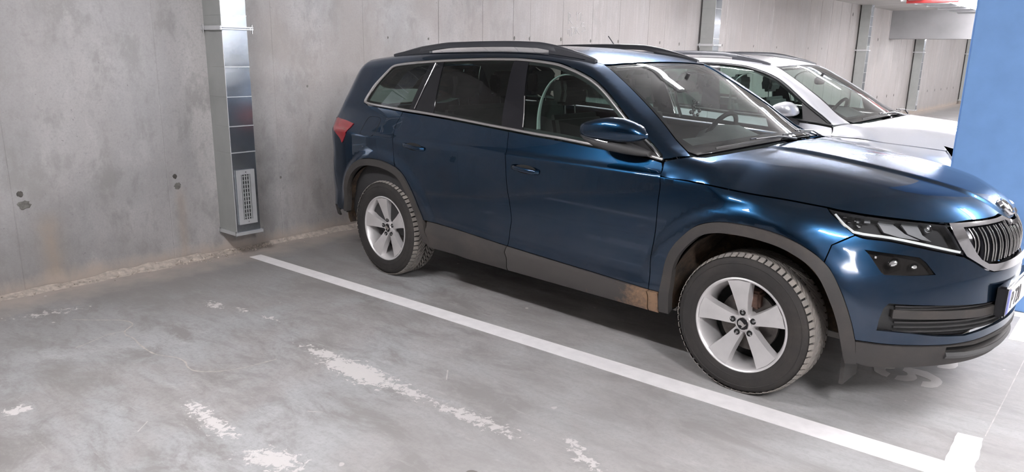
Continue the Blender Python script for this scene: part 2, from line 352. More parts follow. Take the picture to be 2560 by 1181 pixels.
def mat_galv():
    m, nt, b = nodes('galvanised'); co = N(nt, 'ShaderNodeTexCoord').outputs['Object']
    v = N(nt, 'ShaderNodeTexVoronoi'); v.inputs['Scale'].default_value = 60; L(nt, co, v.inputs['Vector']); n = noise(nt, co, 4, 4)
    L(nt, ramp(nt, v.outputs['Distance'], [(0, (.44, .475, .51)), (1, (.53, .565, .60))]).outputs[0], b.inputs['Base Color'])
    b.inputs['Metallic'].default_value = .92; L(nt, ramp(nt, n.outputs[0], [(.3, .20), (.7, .28)]).outputs[0], b.inputs['Roughness'])
    bump(nt, b, n.outputs[0], .05, .01); return m
mat_galv()
plain('duct_dull', (.44, .455, .44), .46, .45, var=.06, vscale=6)
plain('duct_rim', (.68, .69, .70), .34, .45)

# ------------------------------------------------------------------ room shell
def struct(name, mb, mat, **kw): o = mb.build(name, mat, **kw); o['kind'] = 'structure'; return o
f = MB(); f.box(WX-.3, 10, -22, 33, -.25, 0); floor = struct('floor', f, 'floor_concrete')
f = MB(); f.box(WX-.3, 10, -22, 33, CZ, CZ+.25); ceiling = struct('ceiling', f, 'ceiling_concrete')
f = MB(); f.box(WX, 10, 17.37, 17.85, 2.06, CZ+.05); f.build('beam', 'beam_concrete', ceiling)
f = MB(); f.box(10, 10.3, -22, 33, -.1, CZ+.1); struct('wall_front', f, 'far_concrete')
f = MB(); f.box(WX-.3, 10.3, -22.3, -22, -.1, CZ+.1); struct('wall_left', f, 'far_concrete')
f = MB(); f.box(WX-.3, 10.3, 33, 33.3, -.1, CZ+.1); struct('wall_right', f, 'far_concrete')
seams = [-6.9, -5.9, -4.9, -3.8, -2.66, -1.63, -.67, .27, 1.22, 1.87, 2.37, 2.67, 3.29, 3.91, 4.54, 5.28, 5.74, 6.38, 7.75, 8.35, 9.0, 9.65, 10.25, 10.9, 11.5, 12.15, 12.8, 13.4, 14.05, 15.3, 15.95, 16.55, 17.2] + [18+.62*k for k in range(24)]
prof = [(-22, 0)]
for i, y in enumerate(seams):
    d, w = (.0025, .004) if y < 1 else ((.008, .007) if y < 7 else (.016, .016)); st = (random.random()-.5)*.004 if y > 1 else 0
    prof += [(y-w, prof[-1][1]), (y, -d), (y+w, st)]
prof += [(33, 0)]
f = MB(); n = len(prof)
f.add([(WX+d, y, z) for z in (-.1, CZ+.1) for y, d in prof]+[(WX-.3, -22, -.1), (WX-.3, 33, -.1), (WX-.3, -22, CZ+.1), (WX-.3, 33, CZ+.1)],
      [(i, i+1, n+i+1, n+i) for i in range(n-1)]+[(2*n, 2*n+1, 2*n+3, 2*n+2)])
wall = struct('wall_back', f, 'wall_concrete')
# patched tie holes (larger, ragged) and the row of small ones
def blob(name, y, z, ry, rz, mat, seed, proud=.004):
    r = random.Random(seed); m = 18; f = MB()
    pts = [(y+ry*math.cos(2*PI*k/m)*(1+r.uniform(-.22, .22)), z+rz*math.sin(2*PI*k/m)*(1+r.uniform(-.22, .22))) for k in range(m)]
    f.add([(WX+proud*.4, *q) for q in pts]+[(WX+proud, y+(q[0]-y)*.8, z+(q[1]-z)*.8) for q in pts]+[(WX+proud, y, z)],
          [(k, (k+1) % m, m+(k+1) % m, m+k) for k in range(m)]+[(m+k, m+(k+1) % m, 2*m) for k in range(m)])
    return f.build(name, mat, wall)
for i, (y, z, a, b_, mt) in enumerate(((-1.574, .662, .016, .018, 'mortar_dark'), (-1.560, .587, .026, .028, 'mortar_grey'), (-2.597, .588, .038, .030, 'mortar_grey'), (-2.612, .664, .020, .020, 'mortar_dark'))):
    blob('mortar_patch', y, z, a, b_, mt, i)
for i, y in enumerate((2.39, 2.66, 3.26, 3.88, 4.52, 5.62, 6.2, 7.65, 8.9, 9.95, 11.6, 12.4)):
    blob('tie_hole', y, 1.752+.004*(i % 3), .013, .022, 'mortar_grey', 20+i)
for i, y in enumerate((17.0, 17.9, 18.6, 22.5, 23.5, 24.4, 25.3, 26.3)): blob('tie_hole', y, .60, .03, .04, 'mortar_dark', 40+i)
for i, (y, z) in enumerate(((14.2, 2.52), (15.0, 2.05), (16.4, 2.02))): blob('tie_hole', y, z, .03, .04, 'mortar_dark', 60+i)
for i, (y, z) in enumerate(((-.665, .55), (.56, 1.72), (1.08, 1.72), (-.35, 1.3))): blob('tie_hole', y, z, .009, .011, 'mortar_grey', 70+i)
# chalked letters
strokes = [[(3.391,2.068),(3.396,1.94)],[(3.391,2.068),(3.423,2.054),(3.432,2.023),(3.406,1.991)],[(3.407,1.987),(3.479,1.943)],[(3.572,2.088),(3.575,1.986)],[(3.549,2.052),(3.572,2.088)],[(3.598,2.066),(3.647,2.076),(3.639,1.988)],
 [(3.379,1.873),(3.396,1.819)],[(3.379,1.873),(3.42,1.88)],[(3.417,1.88),(3.439,1.796)],[(3.461,1.899),(3.47,1.801)],[(3.44,1.902),(3.51,1.901),(3.53,1.862),(3.493,1.825)],[(3.552,1.906),(3.55,1.83)],[(3.615,1.92),(3.564,1.886),(3.628,1.828)],[(3.72,1.967),(3.677,1.962),(3.665,1.925),(3.723,1.923),(3.755,1.884),(3.684,1.862)]]
f = MB()
for s in strokes:
    q = crom([(0, *p) for p in s], .01)
    f.tube([(WX+.0035, p[1], p[2]) for p in q], [(-.0035, -.0006), (.0035, -.0006), (.0035, .0006), (-.0035, .0006)] if False else .0036, 6)
o = f.build('chalk_writing', 'chalk', wall); o['label'] = 'white chalk letters and figures R 17'
# floor markings
def flat(name, polys, mat, z=.0015):
    f = MB()
    for p in polys: f.prism(p, 'z', -.004, z)
    return f.build(name, mat, floor)
flat('parking_line', [[(-3.97, -1.165), (1.0, -1.075), (1.0, -.925), (-3.97, -1.062)]], 'road_paint')
r = random.Random(3)
tick = [(.881, -.615), (.976, -.60)]+[(.978+.022*k/8+r.uniform(-.006, .006), -.60-.34*k/8) for k in range(1, 9)]+[(.888+r.uniform(-.004, .004)-.007*k/8+.0, -1.04+.425*k/8) for k in range(0, 8)]
flat('parking_line', [tick], 'road_paint', .0022)
flat('parking_line', [[(-3.97, 1.42), (.97, 1.42), (.97, 1.53), (-3.97, 1.53)]], 'road_paint')
flat('parking_line', [[(.868, .90), (.965, .915), (.97, 1.42), (.868, 1.42)]], 'road_paint', .0022)
flat('parking_line', [[(-3.97, 3.98), (.97, 3.98), (.97, 4.09), (-3.97, 4.09)]], 'road_paint')
flat('parking_line', [[(-3.97, -3.73), (.97, -3.73), (.97, -3.62), (-3.97, -3.62)]], 'road_paint')
dL = [(.386,-.072),(.392,-.109),(.404,-.145),(.421,-.16),(.45,-.178),(.476,-.184),(.477,-.12),(.455,-.106),(.445,-.092),(.443,-.071),(.476,-.037),(.48,.01),(.43,.0),(.40,-.03)]
dR = [(.514,.029),(.516,-.035),(.542,-.053),(.55,-.072),(.549,-.092),(.513,-.125),(.513,-.187),(.545,-.182),(.572,-.165),(.592,-.136),(.601,-.1),(.597,-.081),(.58,-.045),(.608,-.049),(.642,-.062),(.66,-.074),(.663,-.094),(.631,-.116),(.637,-.184),(.657,-.183),(.684,-.166),(.704,-.137),(.712,-.091),(.709,-.051),(.691,-.017),(.657,.011),(.62,.038),(.568,.036)]
d3 = [(.644,.2),(.644,.14),(.672,.143),(.7,.16),(.721,.191),(.727,.236),(.715,.30),(.68,.33),(.66,.29)]
o = flat('bay_number', [dL, dR], 'road_paint_dull'); o['label'] = 'stencilled white bay number'
flat('bay_number', [d3], 'road_paint_dull')
def ribbon(name, pts, w, mat, z=.001):
    q = crom([(*p, 0) for p in pts], .02); f = MB(); vs = []
    for i in range(len(q)):
        t = q[min(i+1, len(q)-1)]-q[max(i-1, 0)]; t /= np.linalg.norm(t)+1e-9; nn = np.array([-t[1], t[0], 0]); ww = w*(.6+.8*random.random())
        vs += [q[i]+nn*ww+np.array([0, 0, z]), q[i]-nn*ww+np.array([0, 0, z])]
    f.add(vs, [(2*i, 2*i+1, 2*i+3, 2*i+2) for i in range(len(q)-1)]); return f.build(name, mat, floor)
ribbon('crack', [(-3.47,-2.663),(-3.338,-2.55),(-3.257,-2.475),(-3.183,-2.447),(-3.118,-2.455),(-3.086,-2.49),(-3.045,-2.533),(-2.985,-2.555),(-2.896,-2.55),(-2.76,-2.571),(-2.583,-2.574),(-2.451,-2.521),(-2.363,-2.518),(-2.30,-2.54),(-2.218,-2.54),(-2.134,-2.471),(-2.084,-2.382),(-2.06,-2.274),(-2.046,-2.173)], .004, 'crack_fill')
ribbon('crack', [(-3.05,-2.53),(-3.06,-2.62),(-3.02,-2.72),(-2.98,-2.83)], .003, 'crack_fill')
ribbon('scribed_line', [(.979, -.57), (.984, .0), (.988, .9)], .0022, 'scribe')
ribbon('scratch', [(-2.02, -1.02), (-1.99, -1.09)], .003, 'scribe'); ribbon('scratch', [(-1.42, -2.42), (-1.36, -2.38)], .004, 'scribe')
ribbon('scratch', [(-1.86, -2.95), (-1.80, -3.02)], .003, 'scribe'); ribbon('scratch', [(-1.19, -1.75), (-1.27, -1.66)], .003, 'scribe')
# crumbled mortar along the wall foot
f = MB(); m = 260; ys = np.linspace(-12.9, 12, m)
wd = .075+.03*np.sin(ys*2.1)+.03*rng.random(m); ht = .014+.006*np.sin(ys*3.3+1)+.014*rng.random(m)
wd = np.where(ys < -1.9, wd*.8, wd); vs = []
for y, w_, h in zip(ys, wd, ht): vs += [(WX+.0075, y, h*1.3), (WX+w_*.35, y, h), (WX+w_*.75, y, h*.45), (WX+w_, y, .0)]
f.add(vs, [(4*i+k, 4*i+k+1, 4*i+k+5, 4*i+k+4) for i in range(m-1) for k in range(3)])
for i in range(900):
    y = rng.uniform(-4.5, 6) if i % 3 else rng.normal(-1.35, .35); x = WX+.028+abs(rng.normal(0, .05)); s = rng.uniform(.002, .008)*(2.4 if rng.random() < .05 else 1)
    ps = rng.normal(0, 1, (6, 3)); ps = ps/np.linalg.norm(ps, axis=1)[:, None]*s
    base = np.array([[1,0,0],[-1,0,0],[0,1,0],[0,-1,0],[0,0,1],[0,0,-1]])*s*rng.uniform(.6, 1.2, (6, 3))+ps*.25
    f.cur = int(rng.random() < .5)
    f.add(base+np.array([x, y, s*.5+max(0, .02-(x-WX)*.15)]), [(0,2,4),(2,1,4),(1,3,4),(3,0,4),(2,0,5),(1,2,5),(3,1,5),(0,3,5)])
o = f.build('mortar_debris', ['rubble', 'rubble_light'], recalc=True)
tag(o, 'tan crumbled mortar debris along the foot of the concrete wall', 'debris', kind='stuff')

# ------------------------------------------------------------------ blue pillar
p = MB(); p.box(.312, .95, 1.545, 1.90, -.01, CZ+.02)
o = p.build('pillar', 'pillar_blue', bevel=.012); tag(o, 'square concrete pillar painted light blue at the right edge', 'pillar')

# ------------------------------------------------------------------ galvanised wall ducts
def wall_duct(y0, zb, label, grille=True, dep=.25, wid=.204, gapw=-.01):
    t = empty('air_duct', (WX, y0, 0)); tag(t, label, 'duct', 'galvanised air ducts on the back wall')
    zs = [zb, .83, 1.03, 1.25, 1.47, 1.84, 2.06, 2.28, 2.50, CZ+.02]; zs = [z for z in zs if z >= zb-.001 and (z == zb or z > zb+.1)]
    for i in range(len(zs)-1):
        f = MB(); a, b_ = zs[i]+.0004, zs[i+1]-.0004; e = .0015*((i*7) % 3-1)
        f.cur = 1; f.add([(gapw,0,a),(dep,0,a),(dep,0,b_),(gapw,0,b_)], [(0,1,2,3)]); f.add([(gapw,wid,a),(dep,wid,a),(dep,wid,b_),(gapw,wid,b_)], [(3,2,1,0)])
        if gapw > 0: f.cur = 2; f.add([(gapw,0,a),(gapw,wid,a),(gapw,wid,b_),(gapw,0,b_)], [(0,1,2,3)])
        f.cur = 0; f.add([(dep-e,0,a),(dep-e,wid,a),(dep+e,wid,b_),(dep+e,0,b_)], [(0,1,2,3)])
        f.add([(-.01,0,a),(dep,0,a),(dep,wid,a),(-.01,wid,a)], [(3,2,1,0)])
        f.build('duct_section', ['galvanised', 'duct_dull', 'dark_void'], t, recalc=False)
        if i:
            f = MB(); f.box(dep-.004, dep+.005, .001, wid+.001, zs[i]-.0035, zs[i]+.0035); f.build('seam_strip', 'duct_rim', t)
    f = MB(); f.tube([(dep+.001, -.0005, zb), (dep+.001, -.0005, CZ)], .0025, 6); f.build('corner_bead', 'duct_rim', t)
    # bottom flange with corner bolts
    f = MB(); f.box(-.005, dep+.018, -.016, .0, zb-.006, zb+.016); f.box(-.005, dep+.018, wid, wid+.016, zb-.006, zb+.016); f.box(dep+.0005, dep+.018, .0002, wid-.0002, zb-.006, zb+.016); f.box(0, dep, .0005, wid-.0005, zb-.003, zb+.001)
    fl = f.build('bottom_flange', 'duct_rim', t)
    for x, y in ((dep+.008, -.012), (dep+.012, wid+.020), (.02, -.012)):
        f = MB(); f.lathe([(0, -.02), (.006, -.02), (.006, .03), (0, .03)], 8, (x, y, zb), 'z'); f.build('bolt', 'bolt_steel', fl)
    # hanger bracket
    f = MB(); f.box(-.005, dep+.03, -.026, -.020, 1.735, 1.765); f.box(dep+.004, dep+.026, -.03, wid+.04, 1.738, 1.746); f.box(dep+.004, dep+.026, -.03, wid+.04, 1.752, 1.760); f.box(-.005, dep+.02, wid+.014, wid+.02, 1.735, 1.76)
    br = f.build('bracket', 'duct_rim', t)
    for y in (-.035, wid+.035):
        f = MB(); f.lathe([(0, -.04), (.005, -.04), (.005, .03), (0, .03)], 8, (dep*.2 if y < 0 else dep+.012, y, 1.75), 'z'); f.build('bolt', 'bolt_steel', br)
    if grille:
        y1, y2, z1, z2 = .024, .176, .268, .695; b = .036; g = empty('vent_grille', parent=t); X = dep+.004
        f = MB()
        for (ya, yb, za, zc) in ((y1, y1+b, z1, z2), (y2-b, y2, z1, z2), (y1+b, y2-b, z1, z1+b), (y1+b, y2-b, z2-b, z2)): f.box(X, X+.012, ya, yb, za, zc)
        f.build('frame', 'duct_rim', g)
        f = MB(); f.box(X-.003, X, y1+.01, y2-.01, z1+.01, z2-.01); f.build('backing', 'dark_void', g)
        for k in range(4):
            yy = y1+b+(y2-y1-2*b)*(k+.5)/4; f = MB(); f.box(X+.001, X+.011, yy-.0028, yy+.0028, z1+b, z2-b); f.build('slat', 'duct_rim', g)
        for k in range(11):
            zz = z1+b+(z2-z1-2*b)*(k+.5)/11; f = MB(); f.box(X, X+.003, y1+b, y2-b, zz-.004, zz+.004); f.build('damper_blade', 'duct_dull', g)
        for zz in (z1+.018, z2-.018):
            f = MB(); f.lathe([(0, .015), (.005, .014), (.005, .01)], 8, (X, (y1+y2)/2, zz), 'x'); f.build('screw', 'chrome', g)
    return t
wall_duct(-1.243, .19, 'galvanised wall duct with a slatted vent grille, nearest on the left')
wall_duct(6.79, .19, 'galvanised wall duct rising behind the roof rail of the silver car', gapw=.035)
wall_duct(14.67, .19, 'galvanised wall duct just left of the concrete ceiling beam', gapw=.035)
wall_duct(20.05, .13, 'galvanised wall duct seen through the opening below the concrete ceiling beam', gapw=.035)
wall_duct(27.4, .13, 'dark thin-looking wall duct farthest away, beside the blue pillar', gapw=.035)

# ------------------------------------------------------------------ tube lights under the ceiling
def tube_light(x, y, label, ln=1.5, twin=False):
    t = empty('tube_light', (x, y, CZ-.002)); tag(t, label, 'lamp', 'tube lights under the garage ceiling')
    e = .11 if twin else .05
    f = MB(); f.box(-ln/2, ln/2, -e, e, -.07, .0); f.build('housing', 'lamp_white', t)
    for d in ((-.07, .07) if twin else (0,)): f = MB(); f.tube([(-ln/2+.01, d, -.10), (ln/2-.01, d, -.10)], .034, 12); f.build('tube', 'tube', t, smooth=True)
    for s in (-1, 1): f = MB(); f.box(s*(ln/2)-.012, s*(ln/2)+.012, -e+.005, e-.005, -.14, 0); f.build('end_cap', 'lamp_white', t)
    return t
for y in (-3.1, 1.7, 6.25): tube_light(-1.92, y, 'white tube light over the parking bays')
for y in (8.7, 11.1, 14.3, 16.5, 19.2, 22, 25, 28): tube_light(-.75 if y < 12 else -1.35, y, 'white tube light over the far parking bays' if y != 14.3 else 'glowing white tube light at the top right between ceiling duct and blue pillar')
for y in (-3.1, 1.7, 6.5, 8.9): tube_light(2.45, y, 'white tube light over the near side of the driving aisle, second tube added for brightness', twin=True)  # second tube of each lamp is added to brighten this side
for y in (-5.5, 4.1, 13, 22): tube_light(6.3, y, 'white tube light over the far side of the driving aisle')
# ceiling duct and sprinkler pipes at the upper right
t = empty('ceiling_duct', (-2.10, 6.9, 2.48)); tag(t, 'galvanised ribbed duct hanging under the ceiling at upper right', 'duct')
for k in range(8):
    f = MB(); f.box(0, .48, k*.87+.01, (k+1)*.87-.01, .02, .24); f.build('duct_section', 'galvanised', t)
    f = MB(); f.box(-.02, .50, (k+1)*.87-.012, (k+1)*.87+.012, .0, .26); f.build('flange', 'duct_rim', t)
for y, z, xa, xb, lb in ((9.2, 2.45, -1.95, -1.25, 'red sprinkler pipe loop crossing below the ceiling duct'), (13.95, 2.56, -2.1, -1.7, 'red sprinkler pipe loop farther off, by the concrete beam')):
    f = MB(); f.tube([(xa, y, CZ-.002), (xa, y, z), (xb, y, z), (xb, y, CZ-.002)], .025, 12); o = f.build('sprinkler_pipe', 'pipe_red', smooth=True); tag(o, lb, 'pipe')
from functools import lru_cache
# ------------------------------------------------------------------ car body: one implicit surface, panels cut out of it
def pchip(xs,ys):
    xs=np.asarray(xs,float);ys=np.asarray(ys,float); h=np.diff(xs); d=np.diff(ys)/h
    m=np.zeros(len(xs)); 
    for i in range(1,len(xs)-1):
        if d[i-1]*d[i]>0:
            w1=2*h[i]+h[i-1]; w2=h[i]+2*h[i-1]; m[i]=(w1+w2)/(w1/d[i-1]+w2/d[i])
    m[0]=d[0];m[-1]=d[-1]
    def f(x):
        x=np.asarray(x,float); xc=np.clip(x,xs[0],xs[-1]); i=np.clip(np.searchsorted(xs,xc)-1,0,len(xs)-2)
        t=(xc-xs[i])/h[i]
        r=ys[i]*(1+2*t)*(1-t)**2+h[i]*m[i]*t*(1-t)**2+ys[i+1]*t*t*(3-2*t)+h[i]*m[i+1]*t*t*(t-1)
        return r+np.where(x<xs[0],m[0]*(x-xs[0]),0)+np.where(x>xs[-1],m[-1]*(x-xs[-1]),0)
    return f
_pchip = pchip
def pchip(xs, ys):
    g = _pchip(xs, ys); X_ = np.concatenate([[xs[0]-4], np.linspace(xs[0], xs[-1], 5000), [xs[-1]+4]]); Y_ = g(X_)
    return lambda x: np.interp(x, X_, Y_)
def smax(a,b,k):
    h=np.maximum(k-np.abs(a-b),0)/k
    return np.maximum(a,b)+h*h*k*.25
def sstep(a,b,x):
    t=np.minimum(np.maximum((x-a)/(b-a),0),1); return t*t*(3-2*t)
SZ=pchip([.15,.24,.30,.36,.42,.47,.52,.60,.72,.86,.96,1.005,1.018,1.032,1.08,1.14,1.25,1.40,1.52,1.60,1.66],
         [.80,.855,.890,.908,.914,.906,.902,.912,.922,.9235,.9225,.922,.9185,.906,.884,.864,.834,.780,.728,.675,.60])
SXL=pchip([-3.9,-3.7,-3.5,-3.2,-2.8,-2.2,-1.5,-.6,-.1,.3,.5,.7,.85],[-.20,-.125,-.072,-.026,.0,.0,.0,0,.0,-.012,-.035,-.085,-.15])
SXU=pchip([-3.9,-3.5,-3.1,-2.6,-2.0,-1.4,-.9,-.4,.2],[-.165,-.11,-.065,-.028,-.008,0,-.004,-.02,-.03])
T0=pchip([-3.75,-3.52,-3.2,-2.8,-2.3,-1.9,-1.6,-1.35,-1.2,-1.08,-.9,-.6,-.3,-.2,0,.2,.5,.7,.8,.88,.95],
         [1.42,1.545,1.595,1.628,1.650,1.655,1.648,1.626,1.602,1.568,1.484,1.332,1.176,1.150,1.130,1.108,1.062,1.012,.972,.92,.85])
TK=pchip([-2.,-1.3,-.9,-.3,0,.4,.9],[0,.10,.18,.30,.18,.10,.05])
TC=pchip([-3.6,-2.6,-1.4,-1.0,-.4,-.1,.4,.9],[.12,.12,.10,.045,.045,.06,.06,.10])
HC=pchip([-.5,0,.14,.37,.51,.9],[.70,.66,.60,.545,.50,.34])      # hood outer crease
HD=pchip([-.3,0,.35,.52,.69,.8],[.30,.26,.25,.23,.18,.12]) # hood dome
def T(x,y):
    a=np.abs(y)
    z=T0(x+TK(x)*y*y)-TC(x)*y*y
    hw=sstep(-.28,-.1,x)
    c=(a-HC(x))/.05
    z=z-hw*.36*.05*np.log1p(np.exp(np.minimum(c,30)))
    z=z+DOME*hw*.012*(1-sstep(-.025,.025,a-HD(x)))
    return z
F0=pchip([.15,.22,.30,.38,.48,.58,.66,.75,.85,.92,1.0],[.83,.89,.925,.940,.945,.940,.936,.920,.898,.868,.79])
FK=pchip([.2,.5,.8,1.0],[.21,.20,.225,.25])
def F(y,z):
    a=np.abs(y); return F0(z)-FK(z)*(a/.6)**2.3
B0=pchip([.2,.32,.45,.6,.75,.85,.95,1.05,1.15,1.3,1.5,1.56],[-3.62,-3.74,-3.775,-3.785,-3.77,-3.755,-3.765,-3.76,-3.72,-3.62,-3.50,-3.46])
def B(y,z):
    a=np.abs(y); return B0(z)+.10*(a/.6)**2.6
ZB=pchip([-3.8,-3.4,-2.4,-2,-.4,.4,.6,.9],[.36,.30,.29,.285,.285,.24,.225,.21])
def S(x,z):
    u=sstep(1.02,1.2,z)
    s=SZ(z)+SXL(x)*(1-u)+SXU(x)*u
    fl=.017*((1-sstep(.535,.60,np.hypot(x,z-.347)))+(1-sstep(.535,.60,np.hypot(x+2.791,z-.347))))*sstep(.40,.60,z)
    return s+fl
def G(P):
    x,y,z=P[...,0],P[...,1],P[...,2]; a=np.abs(y)
    g=smax(a-S(x,z),(z-T(x,y))*.85,.05)
    g=smax(g,(x-F(y,z))*.9,.07)
    g=smax(g,(B(y,z)-x)*.9,.09)
    g=smax(g,ZB(x)-z,.03)
    return g
def root(A,D,lo,hi,it=40):
    """A (N,3) base, direction D, find t in [lo,hi] where G crosses + (lo, outside) -> - (hi inside)"""
    lo=np.full(len(A),lo,float) if np.isscalar(lo) else lo.copy(); hi=np.full(len(A),hi,float) if np.isscalar(hi) else hi.copy()
    for _ in range(it):
        m=(lo+hi)/2; o=G(A+m[:,None]*D)>0; lo=np.where(o,m,lo); hi=np.where(o,hi,m)
    return A+((lo+hi)/2)[:,None]*D
DOME = 1.0
def grad(P, e=8e-4):
    g = np.stack([G(P+e*np.eye(3)[i])-G(P-e*np.eye(3)[i]) for i in range(3)], 1); return g/(np.linalg.norm(g, axis=1)[:, None]+1e-12)
@lru_cache(None)
def onside(x, z):                       # near flank (y<0) point for given x, z
    A = np.array([[x, -2., z]]); return root(A, np.array([0, 1., 0]), 0, 1.9)[0]
def onsides(pts):
    A = np.array([[q[0], -2., q[1]] for q in pts]); return root(A, np.array([0, 1., 0]), 0, 1.9, 34)
def ontops(pts): return root(np.array([[q[0], q[1], 2.5] for q in pts]), np.array([0, 0, -1.]), 0, 2.2, 34)
def onfronts(pts): return root(np.array([[2., q[0], q[1]] for q in pts]), np.array([-1., 0, 0]), 0, 1.9, 34)
@lru_cache(None)
def ontop(x, y): return root(np.array([[x, y, 2.5]]), np.array([0, 0, -1.]), 0, 2.2)[0]
@lru_cache(None)
def onfront(y, z): return root(np.array([[2., y, z]]), np.array([-1., 0, 0]), 0, 1.9)[0]
AX = {'X': None, 'F': 0.0, 'R': -2.9}
def chart(kind, P):
    P = np.atleast_2d(np.array(P, float)); x, y, z = P[:, 0], P[:, 1], P[:, 2]
    if kind == 'X': return np.stack([x, .85*np.arctan2(z-.75, -y)], 1)
    if kind == 'F': return np.stack([.75*np.arctan2(-y, x-AX['F']), z], 1)
    return np.stack([.75*np.arctan2(-y, -(x-AX['R'])), z], 1)
def unchart(kind, U):
    U = np.atleast_2d(U); n = len(U)
    if kind == 'X':
        t = U[:, 1]/.85; A = np.stack([U[:, 0], np.zeros(n), np.full(n, .75)], 1); D = np.stack([np.zeros(n), -np.cos(t), np.sin(t)], 1)
    elif kind == 'F':
        t = U[:, 0]/.75; A = np.stack([np.full(n, AX['F']), np.zeros(n), U[:, 1]], 1); D = np.stack([np.cos(t), -np.sin(t), np.zeros(n)], 1)
    else:
        t = U[:, 0]/.75; A = np.stack([np.full(n, AX['R']), np.zeros(n), U[:, 1]], 1); D = np.stack([-np.cos(t), -np.sin(t), np.zeros(n)], 1)
    lo = np.full(n, 2.2); hi = np.full(n, .05)
    for _ in range(34):
        m = (lo+hi)/2; o = G(A+m[:, None]*D) > 0; lo = np.where(o, m, lo); hi = np.where(o, hi, m)
    return A+((lo+hi)/2)[:, None]*D
def inpoly(poly, Q):
    x, y = Q[:, 0], Q[:, 1]; r = np.zeros(len(Q), bool); n = len(poly)
    for i in range(n):
        x1, y1 = poly[i]; x2, y2 = poly[(i+1) % n]
        c = ((y1 > y) != (y2 > y)); r ^= c & (x < (x2-x1)*(y-y1)/((y2-y1)+1e-15)+x1)
    return r
def area2(p): p = np.asarray(p); q = np.roll(p, -1, 0); return .5*np.sum(p[:, 0]*q[:, 1]-q[:, 0]*p[:, 1])
def dedupe(p, eps=2e-4):
    out = [p[0]]
    for q in p[1:]:
        if np.linalg.norm(q-out[-1]) > eps: out.append(q)
    if np.linalg.norm(out[-1]-out[0]) < eps: out.pop()
    return np.array(out)
def inset(p, d):
    p = dedupe(p); 
    if area2(p) < 0: p = p[::-1]
    a = p-np.roll(p, 1, 0); b = np.roll(p, -1, 0)-p; a /= np.linalg.norm(a, axis=1)[:, None]; b /= np.linalg.norm(b, axis=1)[:, None]
    na = np.stack([-a[:, 1], a[:, 0]], 1); nb = np.stack([-b[:, 1], b[:, 0]], 1); m = na+nb; l = np.maximum(.35, (m*na).sum(1))
    return p+m/l[:, None]*d
def resample(p, h):
    out = []
    for i in range(len(p)):
        a, b = p[i], p[(i+1) % len(p)]; n = max(1, int(np.linalg.norm(b-a)/h+.5)); out += [a+(b-a)*k/n for k in range(n)]
    return np.array(out)
def loop2(kind, segs, h=.02):
    """segs: list of segments, each a list of 3D points: smooth inside, corners between"""
    out = []
    for s in segs:
        u = chart(kind, s); out += list(crom(u, h)) if len(u) > 1 else list(u)
    return dedupe(np.array(out))
def panel(name, mat, parent, kind, segs=None, loop=None, holes=(), h=.025, off=0., gap=.0022, lip=.014, mirror=False, flipy=False, offf=None):
    """panel cut from the body surface; off: along the normal; lip: turned-in edge depth"""
    P = loop if loop is not None else loop2(kind, segs, h*.7)
    P = inset(P, gap) if gap else dedupe(P); P = resample(P, h*.8)
    if area2(P) < 0: P = P[::-1]
    H = []
    for q in holes:
        q = resample(inset(q, -gap) if gap else dedupe(q), h*.8); H.append(q if area2(q) < 0 else q[::-1])
    lo, hi = P.min(0), P.max(0)
    gx, gy = np.meshgrid(np.arange(lo[0], hi[0], h), np.arange(lo[1], hi[1], h)); gx[::2] += h*.5
    Q = np.stack([gx.ravel(), gy.ravel()], 1); k = inpoly(P, Q)
    for q in H: k &= ~inpoly(q, Q)
    Q = Q[k]; bd = np.vstack([P]+H)
    if len(Q):
        d = np.full(len(Q), 9.)
        for i in range(0, len(bd), 200): d = np.minimum(d, np.sqrt(((Q[:, None]-bd[None, i:i+200])**2).sum(2)).min(1))
        Q = Q[d > h*.45]
    V = [Vector(q) for q in bd]+[Vector(q) for q in Q]; E = []; b0 = 0
    for q in [P]+H: n = len(q); E += [(b0+i, b0+(i+1) % n) for i in range(n)]; b0 += n
    r = delaunay_2d_cdt(V, E, [], 0, 1e-7); v2 = np.array([tuple(q) for q in r[0]]); fs = [tuple(q) for q in r[2]]
    cen = np.array([v2[list(q)].mean(0) for q in fs]); keep = inpoly(P, cen)
    for q in H: keep &= ~inpoly(q, cen)
    fs = [q for q, kk in zip(fs, keep) if kk]
    X = unchart(kind, v2); nn = grad(X); o_ = np.full(len(X), off) if offf is None else offf(X)
    V3 = X+nn*o_[:, None]; nrm = nn.copy()
    # edge lips
    cnt = {}
    for q in fs:
        for a, b in ((q[0], q[1]), (q[1], q[2]), (q[2], q[0])): cnt[(a, b)] = cnt.get((a, b), 0)+1
    be = [e for e in cnt if (e[1], e[0]) not in cnt]
    verts = list(V3); faces = list(fs); base = len(verts); NN = list(nrm)
    if lip:
        ids = sorted({i for e in be for i in e}); mp = {i: base+2*k for k, i in enumerate(ids)}
        for i in ids: verts += [V3[i], V3[i]-nn[i]*lip]; NN += [np.zeros(3), np.zeros(3)]
        faces += [(mp[b], mp[a], mp[a]+1, mp[b]+1) for a, b in be]
    outs = []
    for s in ((1, -1) if mirror else ((-1,) if flipy else (1,))):
        me = bpy.data.meshes.new(name); vv = [(q[0], q[1]*s, q[2]) for q in verts]
        # orientation: triangle normal must agree with surface normal
        a, b, c = (V3[i] for i in fs[len(fs)//2][:3]); flip = np.dot(np.cross(b-a, c-a), nn[fs[len(fs)//2][0]]) < 0
        if s < 0: flip = not flip
        me.from_pydata(vv, [], [q[::-1] for q in faces] if flip else faces); me.update()
        me.polygons.foreach_set('use_smooth', [True]*len(me.polygons))
        me.normals_split_custom_set_from_vertices([(q[0], q[1]*s, q[2]) for q in NN])
        outs.append(link_mesh(name, me, mat, parent))
    return outs if mirror else outs[0]
